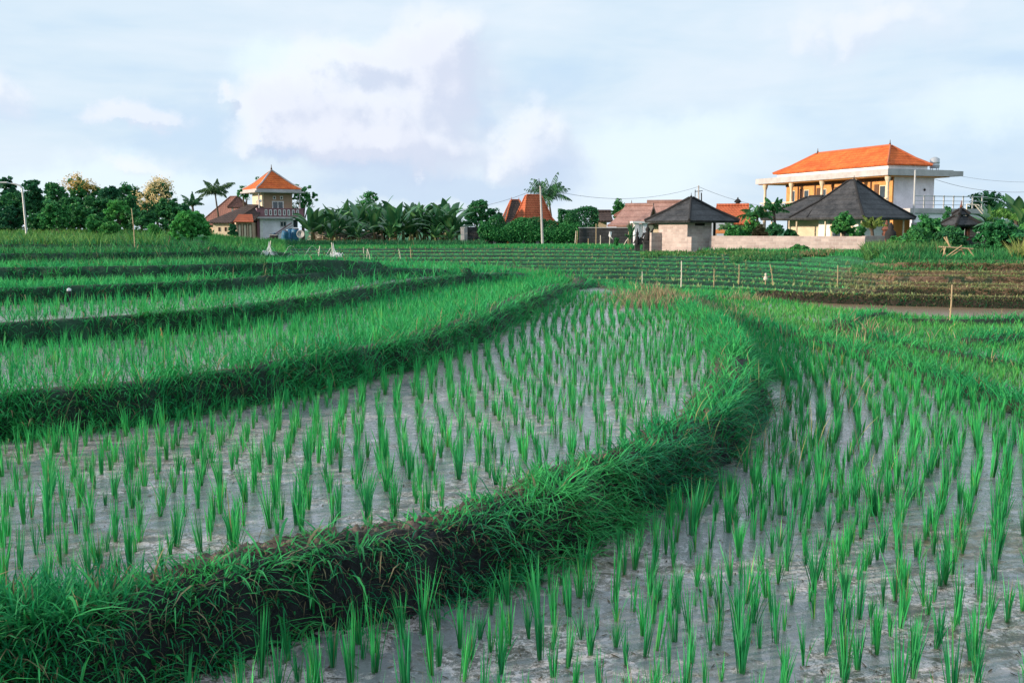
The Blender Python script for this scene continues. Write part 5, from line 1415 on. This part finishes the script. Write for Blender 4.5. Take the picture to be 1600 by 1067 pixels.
# banana plants
def banana_mesh(seed):
    r = np.random.default_rng(seed); A = Acc(); nl = r.integers(11, 15)
    Hs = 1.15
    for i in range(nl):
        t = i / nl; L = r.uniform(1.9, 2.7); W = r.uniform(.5, .72); az = i * 2.4 + r.uniform(-.3, .3)
        tilt = r.uniform(.05, .6) if i > nl * .45 else r.uniform(.6, 1.2); bend = r.uniform(.6, 1.9)
        ns = 9; p = np.array([0, 0, Hs - .4 * (1 - t)]); dirv = np.array([math.cos(az), math.sin(az), 0]); side = np.array([-math.sin(az), math.cos(az), 0])
        V = []; 
        tw = r.uniform(-.9, .9)
        for s in range(ns + 1):
            u = s / ns; a = tilt + bend * u * u
            w = 0 if u < .12 else W / 2 * math.sin(min(1, (u - .12) / .88) ** .7 * PI) ** .6 * (1 if u < .97 else .3)
            w = max(w, .02); up = np.array([0, 0, 1]) * math.sin(a) - dirv * math.cos(a)
            sd_ = side * math.cos(tw * u) + up * math.sin(tw * u)
            jag = 1 + (.12 * r.normal() if u > .3 else 0)
            V += [p + sd_ * w * jag - up * .0 + np.array([0, 0, -.25 * w]), p + up * .02, p - sd_ * w * jag + np.array([0, 0, -.25 * w])]
            p = p + (dirv * math.sin(a) + np.array([0, 0, 1]) * math.cos(a)) * L / ns
        V = np.array(V); F = []
        for s in range(ns):
            b = s * 3; F += [[b, b + 1, b + 4, b + 3], [b + 1, b + 2, b + 5, b + 4]]
        c0 = np.array([.022, .12, .045]) * r.uniform(.7, 1.5) if r.random() > .12 else np.array([.12, .30, .09])
        C = np.tile(c0, (len(V), 1)); C[1::3] = c0 * .5 + np.array([.14, .24, .09]) * .5
        A.add(V, np.array(F), C)
    # hanging dead leaves
    for i in range(2):
        az = r.uniform(0, 6.28); V, F, C = blades(np.array([[.1 * math.cos(az), .1 * math.sin(az), Hs * .8]]), np.array([1.1]), np.array([.2]), np.array([az]), np.array([2.5]), np.array([.5]), np.array([[.20, .13, .07]]), 3, np.zeros(1)); A.add(V, F, C)
    return np_mesh('leaves', np.vstack(A.V), np.vstack(A.F), np.vstack(A.C), M_banana)
ban_me = [banana_mesh(40 + i) for i in range(6)]
stm = MB().tube([(0, 0, -.3), (.03, 0, .4), (0, .02, .8), (0, 0, 1.2)], .15, .08, 9)
stem_o = stm.build('stem', plain('banana_stem', (.16, .19, .07), .6, .4, 4)); stem_me = stem_o.data; bpy.data.objects.remove(stem_o)
GBN = 'banana plants beside the tower house'
spots = []
ban = [(488, 78, 315), (500, 80, 335), (512, 83, 322), (524, 78, 318), (538, 84, 312), (548, 79, 335), (560, 82, 306), (572, 85, 306), (584, 79, 318), (596, 84, 308), (606, 80, 330), (618, 78, 310), (630, 84, 316), (641, 79, 332), (652, 83, 308), (664, 80, 320), (676, 85, 308), (688, 79, 314), (697, 82, 304), (706, 78, 316), (714, 80, 335), (530, 88, 330), (590, 88, 310), (645, 88, 312), (680, 77, 345), (610, 77, 345), (560, 77, 348), (515, 77, 350), (703, 76.5, 352)]
for i, (px_, D_, top_) in enumerate(ban):
    x = XD(px_, D_); z0 = gz(x, D_); h = (ZD(top_, D_) - z0); s = h / 3.3
    lab = ['banana plant with broad arching leaves packed in the dense grove right of the tower house'][0]
    if i == 0: lab = 'banana plant at the left end of the grove, leaning over the wood pile'
    if i == 18: lab = 'tallest banana plant near the right end of the grove'
    if i == 28: lab = 'low drooping banana plant beside the concrete post'
    r = root('banana_plant', lab, 'banana plant', x, D_, z0, random.uniform(0, 360), GBN)
    for nm, me in (('leaves', ban_me[i % 6]), ('stem', stem_me)):
        o = bpy.data.objects.new(nm, me); COL.objects.link(o); o.parent = r
    r.scale = (s * random.uniform(.9, 1.1),) * 2 + (s,)
for i, (px_, D_, top_, lab) in enumerate([(1590, 52, 290, 'tall banana plant with an upright leaf at the right edge'), (1548, 56, 312, 'paler banana plant left of the tall one near the shrine'), (1606, 46, 300, 'leaning banana plant cut by the right edge'), (985, 65, 342, 'young banana plant with one folded leaf beside the white gate')]):
    x = XD(px_, D_); z0 = gz(x, D_); h = (ZD(top_, D_) - z0); s = h / 3.3
    r = root('banana_plant', lab, 'banana plant', x, D_, z0, 60 * i, 'banana plants near the temple corner' if i < 3 else None)
    for nm, me in (('leaves', ban_me[(i + 2) % 6]), ('stem', stem_me)):
        o = bpy.data.objects.new(nm, me); COL.objects.link(o); o.parent = r
    k = .35 if i == 3 else 1
    r.scale = (s * k, s * k, s)
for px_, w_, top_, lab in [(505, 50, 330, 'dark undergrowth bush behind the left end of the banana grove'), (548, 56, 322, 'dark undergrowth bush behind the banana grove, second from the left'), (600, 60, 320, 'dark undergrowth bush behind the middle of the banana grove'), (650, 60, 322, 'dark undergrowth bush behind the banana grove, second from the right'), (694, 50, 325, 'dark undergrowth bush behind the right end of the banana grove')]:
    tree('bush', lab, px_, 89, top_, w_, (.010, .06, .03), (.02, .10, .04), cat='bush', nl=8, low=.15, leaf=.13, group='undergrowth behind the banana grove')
for px_, D_, top_, w_, lab in [(30, 62, 300, 60, 'dark leafy tree filling the gap behind the lamp pole'), (75, 68, 296, 56, 'dark tree between the lamp and the rounded tree'), (112, 60, 300, 50, 'dense tree below the orange blossoms, on their left'), (155, 60, 302, 50, 'dense tree below the orange blossoms, on their right'), (200, 60, 306, 50, 'dense tree under the spiky twigs'), (265, 60, 312, 54, 'dense dark tree at the foot of the creamy blossomed one')]:
    tree('tree', lab, px_, D_, top_, w_, DK0, MD1, group=GRP, nl=9, low=.12)
# yellow reed clumps at the right edge (tall grass shrubs)
# palms
def palm(lab, px, D, top, wpx, nf, zb=.9, seed=1, c0=(.035, .15, .06), c1=(.10, .26, .10), up=.5, fan=False, name='coconut_palm', sparse=.75, cat='palm', trunk_r=.13, group=None):
    r_ = np.random.default_rng(seed); x = XD(px, D); h = ZD(top, D) - zb; w = wpx * D / FX
    r = root(name, lab, cat, x, D, zb, 0, group); L = w * .72; hc = h - L * up
    MB().tube([(w * .05, 0, -.2), (w * .08, 0, hc * .5), (0, 0, hc)], trunk_r, trunk_r * .6, 8).build('trunk', BARK, r)
    A = Acc()
    for i in range(nf):
        az = 2 * PI * i / nf + r_.uniform(-.3, .3); tilt = r_.uniform(.05, 1.25); bend = r_.uniform(.9, 1.7); Lf = L * r_.uniform(.8, 1.15)
        p = np.array([0, 0, hc]); dv = np.array([math.cos(az), math.sin(az), 0]); sd_ = np.array([-math.sin(az), math.cos(az), 0]); ns = 16
        pos = []; azs = []; til = []; lens = []
        spine = []
        for s in range(ns + 1):
            u = s / ns; a = tilt + bend * u; spine.append(p.copy())
            if s > 1:
                for q in range(3):
                    for sg in (-1, 1):
                        if r_.random() > sparse: continue
                        pp = p - (dv * math.sin(a) + np.array([0, 0, 1]) * math.cos(a)) * (Lf / ns) * q / 3
                        pos.append(pp); azs.append(az + sg * (1.25 - .5 * u)); til.append(PI / 2 * (1.05 + .4 * u) + r_.uniform(-.25, .25)); lens.append(L * .30 * math.sin(min(.98, u * .9 + .12) * PI) ** .5)
            p = p + (dv * math.sin(a) + np.array([0, 0, 1]) * math.cos(a)) * Lf / ns
        n = len(pos)
        V, F, C = blades(np.array(pos), np.array(lens), np.full(n, .02 + .00065 * D), np.array(azs), np.array(til), np.full(n, .7), leafcol(n, c0, c1), 2, np.full(n, 1.2) * r_.choice([-1, 1], n))
        A.add(V, F, C)
        sp_ = np.array(spine); V = np.stack([sp_ - sd_ * .02, sp_ + sd_ * .02], 1).reshape(-1, 3); F = np.array([[2 * k, 2 * k + 1, 2 * k + 3, 2 * k + 2] for k in range(ns)]); A.add(V, F, np.tile(np.array([.14, .17, .06]), (len(V), 1)))
    A.obj('fronds', M_tree, r); MB().lathe([(.05, 0), (.14, .15), (.1, .35), (.03, .5)], 0, 0, hc - .2, 8).build('crown_shaft', BARK, r)
    return r
palm('coconut palm with ragged fronds behind the orange pavilion', 857, 98, 277, 60, 19, seed=5, up=.75, sparse=.55)
palm('thin storm worn palm behind the brown roofs at the left', 338, 112, 278, 48, 15, zb=1.0, seed=9, c0=(.04, .12, .05), c1=(.10, .18, .08), sparse=.8, up=.7)
palm('small palm showing at the right end of the ridge trees', 302, 76, 309, 32, 10, zb=1.2, seed=3)
GP = 'fan palms between the hut and the villa'
palm('left, taller palm of the clump between the hut and the villa', 1182, 63, 322, 46, 13, seed=11, name='garden_palm', c0=(.03, .17, .05), c1=(.07, .25, .07), group=GP)
palm('right palm of the clump, beside the villa balcony', 1208, 64, 314, 40, 12, seed=12, name='garden_palm', c0=(.025, .14, .05), c1=(.05, .22, .07), group=GP)
palm('low palm under the right eave of the brick hut', 1140, 61, 345, 34, 10, seed=13, name='garden_palm', c0=(.05, .17, .07), c1=(.12, .25, .10), group=GP)
palm('young yellowish palm in the weeds before the black roofed house', 1362, 52, 336, 34, 11, zb=.7, seed=14, name='garden_palm', c0=(.12, .22, .05), c1=(.24, .30, .08), group=GP, up=.8)
palm('tall yellow green arching palm at the right edge below the bananas', 1586, 50, 312, 56, 14, zb=.8, seed=15, name='garden_palm', c0=(.06, .22, .05), c1=(.14, .30, .07), group=GP, up=.7)
# ------------------------------------------------------------------ sun, sky
SUN_DIR = Vector((-.955, -.295, math.tan(math.radians(13)))).normalized()   # towards the sun
sun_d = bpy.data.lights.new('sun', 'SUN'); sun_d.energy = 3.3; sun_d.angle = math.radians(3); sun_d.color = (1, .82, .64)
sun = bpy.data.objects.new('sun', sun_d); COL.objects.link(sun)
sun.rotation_euler = SUN_DIR.to_track_quat('Z', 'Y').to_euler(); sun.location = (-20, -10, 30)
world = bpy.data.worlds.new('World'); scene.world = world; world.use_nodes = True
g = NT_(world.node_tree)
bg = g.n['Background']
sky = g.node('ShaderNodeTexSky', sky_type='NISHITA'); sky.sun_disc = False
sky.sun_elevation = math.radians(13); sky.sun_rotation = math.atan2(SUN_DIR.x, SUN_DIR.y)
sky.altitude = 50; sky.dust_density = 1.5
vec = g.node('ShaderNodeTexCoord').outputs['Generated']
sep = g.node('ShaderNodeSeparateXYZ'); g.link(vec, sep.inputs[0]); vz = sep.outputs[2]
def cdir(px, py): v = Vector(ray(px, py)); return tuple(v.normalized())
# clear-air colour: the physical sky lightly mixed into a pale tropical haze
grad = g.mix(g.ss(vz, .0, .33), (.66, .80, .93), (.57, .75, .90))
air = g.mix(.12, grad, g.vmath('SCALE', sky.outputs[0], .12))
st = g.vmath('MULTIPLY', vec, (1, 1, 2.6))
veil = g.noise(g.vmath('ADD', st, (3.1, 0, 1.7)), 2.6, 5, .55, .4)
veil2 = g.noise(g.vmath('ADD', g.vmath('MULTIPLY', vec, (1, 1, 5)), (0, 5.2, 0)), 4.5, 4, .6, .3)
vm = g.math('ADD', g.math('MULTIPLY', veil, .6), g.math('MULTIPLY', veil2, .4))
c = g.mix(g.ss(vm, .36, .66), air, (.72, .81, .90))
c = g.mix(g.math('MULTIPLY', g.ss(vm, .50, .36), .5), c, (.50, .66, .86))
def field(blobs, amp, nscale, seed, det=9):
    nz = g.node('ShaderNodeTexNoise'); nz.inputs['Scale'].default_value = nscale; nz.inputs['Detail'].default_value = det; nz.inputs['Roughness'].default_value = .62
    g.link(g.vmath('ADD', vec, (seed, seed * .7, 0)), nz.inputs['Vector'])
    off = g.vmath('SCALE', g.vmath('SUBTRACT', nz.outputs['Color'], (.5, .5, .5)), amp)
    pv = g.vmath('ADD', vec, off)
    tot = None
    for (x, y, rx, ry) in blobs:
        d = g.vmath('SUBTRACT', pv, cdir(x, y))
        d = g.vmath('LENGTH', g.vmath('MULTIPLY', d, (FX / rx, FX / rx, FX / ry)))
        e = g.math('POWER', 2.718, g.math('MULTIPLY', g.math('MULTIPLY', d, d), -1))
        tot = e if tot is None else g.math('ADD', tot, e)
    return tot
# bright white cloud banks low down, then the tall lavender cumulus, then small puffs
low = field([(230, 275, 200, 45), (60, 300, 160, 40), (990, 280, 150, 70), (1080, 210, 180, 50), (1560, 160, 150, 50), (520, 100, 80, 50), (440, 115, 70, 45)], .10, 9, 1.3)
c = g.mix(g.math('MULTIPLY', g.ss(low, .15, 1.1), .75), c, (.78, .90, .97))
BL = [(400, 180, 75, 50), (480, 160, 90, 60), (590, 175, 110, 75), (690, 60, 60, 70), (700, 130, 70, 80), (620, 235, 120, 45), (500, 225, 110, 30),
      (850, 190, 60, 55), (820, 250, 100, 40), (560, 85, 60, 30), (345, 150, 12, 12)]
def vor(v, sc):
    n = g.node('ShaderNodeTexVoronoi', feature='F1'); n.inputs['Scale'].default_value = sc
    g.link(v, n.inputs['Vector']); return n.outputs['Distance']
def blobsum(pv, blobs):
    tot = None
    for (x, y, rx, ry) in blobs:
        d = g.vmath('LENGTH', g.vmath('MULTIPLY', g.vmath('SUBTRACT', pv, cdir(x, y)), (FX / rx, FX / rx, FX / ry)))
        e = g.math('POWER', 2.718, g.math('MULTIPLY', g.math('MULTIPLY', d, d), -1))
        tot = e if tot is None else g.math('ADD', tot, e)
    return tot
def billow(dx, dz):
    v = g.vmath('ADD', vec, (dx, 0, dz)) if dx or dz else vec
    nz = g.node('ShaderNodeTexNoise'); nz.inputs['Scale'].default_value = 9; nz.inputs['Detail'].default_value = 9; nz.inputs['Roughness'].default_value = .66
    g.link(v, nz.inputs['Vector'])
    o = g.vmath('SUBTRACT', nz.outputs['Color'], (.5, .5, .5))
    wv = g.vmath('ADD', v, g.vmath('SCALE', o, .045))
    t = g.math('MULTIPLY_ADD', vor(wv, 20), -.5, .2)
    t = g.math('ADD', t, g.math('MULTIPLY_ADD', vor(wv, 48), -.35, .13))
    return g.vmath('ADD', v, g.vmath('SCALE', o, .085)), g.math('ADD', t, g.math('MULTIPLY_ADD', nz.outputs['Fac'], .9, -.45))
BA, BB = billow(0, 0), billow(-.012, .014)
def cumulus(blobs, b):
    s_ = blobsum(b[0], blobs)
    return g.math('ADD', s_, g.math('MULTIPLY', b[1], g.ss(s_, .0, .45)))
big = cumulus(BL, BA); bigs = cumulus(BL, BB)
lit = g.math('SUBTRACT', big, bigs)
cc = g.mix(g.ss(lit, -.28, .36), (.58, .65, .80), (.83, .87, .94))
cc = g.mix(g.math('MULTIPLY', g.ss(big, .7, 2.0), .45), cc, (.72, .73, .86))
soft = g.ss(big, -.02, 1.25)
m_ = g.math('MULTIPLY', soft, .88)
c = g.mix(m_, c, cc)
blue = blobsum(BA[0], [(580, 268, 100, 18), (700, 295, 120, 22), (430, 240, 40, 12), (760, 180, 26, 34), (860, 260, 60, 50), (640, 300, 200, 16)])
c = g.mix(g.math('MULTIPLY', g.ss(blue, .2, 1.1), .6), c, (.50, .63, .82))
PF = [(150, 172, 50, 20), (215, 165, 38, 22), (250, 185, 50, 14), (8, 150, 40, 40), (1340, 30, 150, 50), (205, 250, 70, 18)]
puf = cumulus(PF, BA); pufs = cumulus(PF, BB)
pc = g.mix(g.ss(g.math('SUBTRACT', puf, pufs), -.2, .28), (.68, .73, .86), (.86, .87, .945))
c = g.mix(g.math('MULTIPLY', g.ss(puf, .05, 1.1), .6), c, pc)
g.link(c, bg.inputs['Color']); bg.inputs['Strength'].default_value = .58
vs = scene.view_settings
scene.display_settings.display_device = 'sRGB'
vs.view_transform = 'Standard'; vs.look = 'None'; vs.exposure = .95; vs.gamma = 1; vs.use_curve_mapping = False

cy = scene.cycles
cy.max_bounces = 5; cy.diffuse_bounces = 3; cy.glossy_bounces = 2; cy.transmission_bounces = 2; cy.transparent_max_bounces = 4
cy.caustics_reflective = False; cy.caustics_refractive = False; cy.use_denoising = True
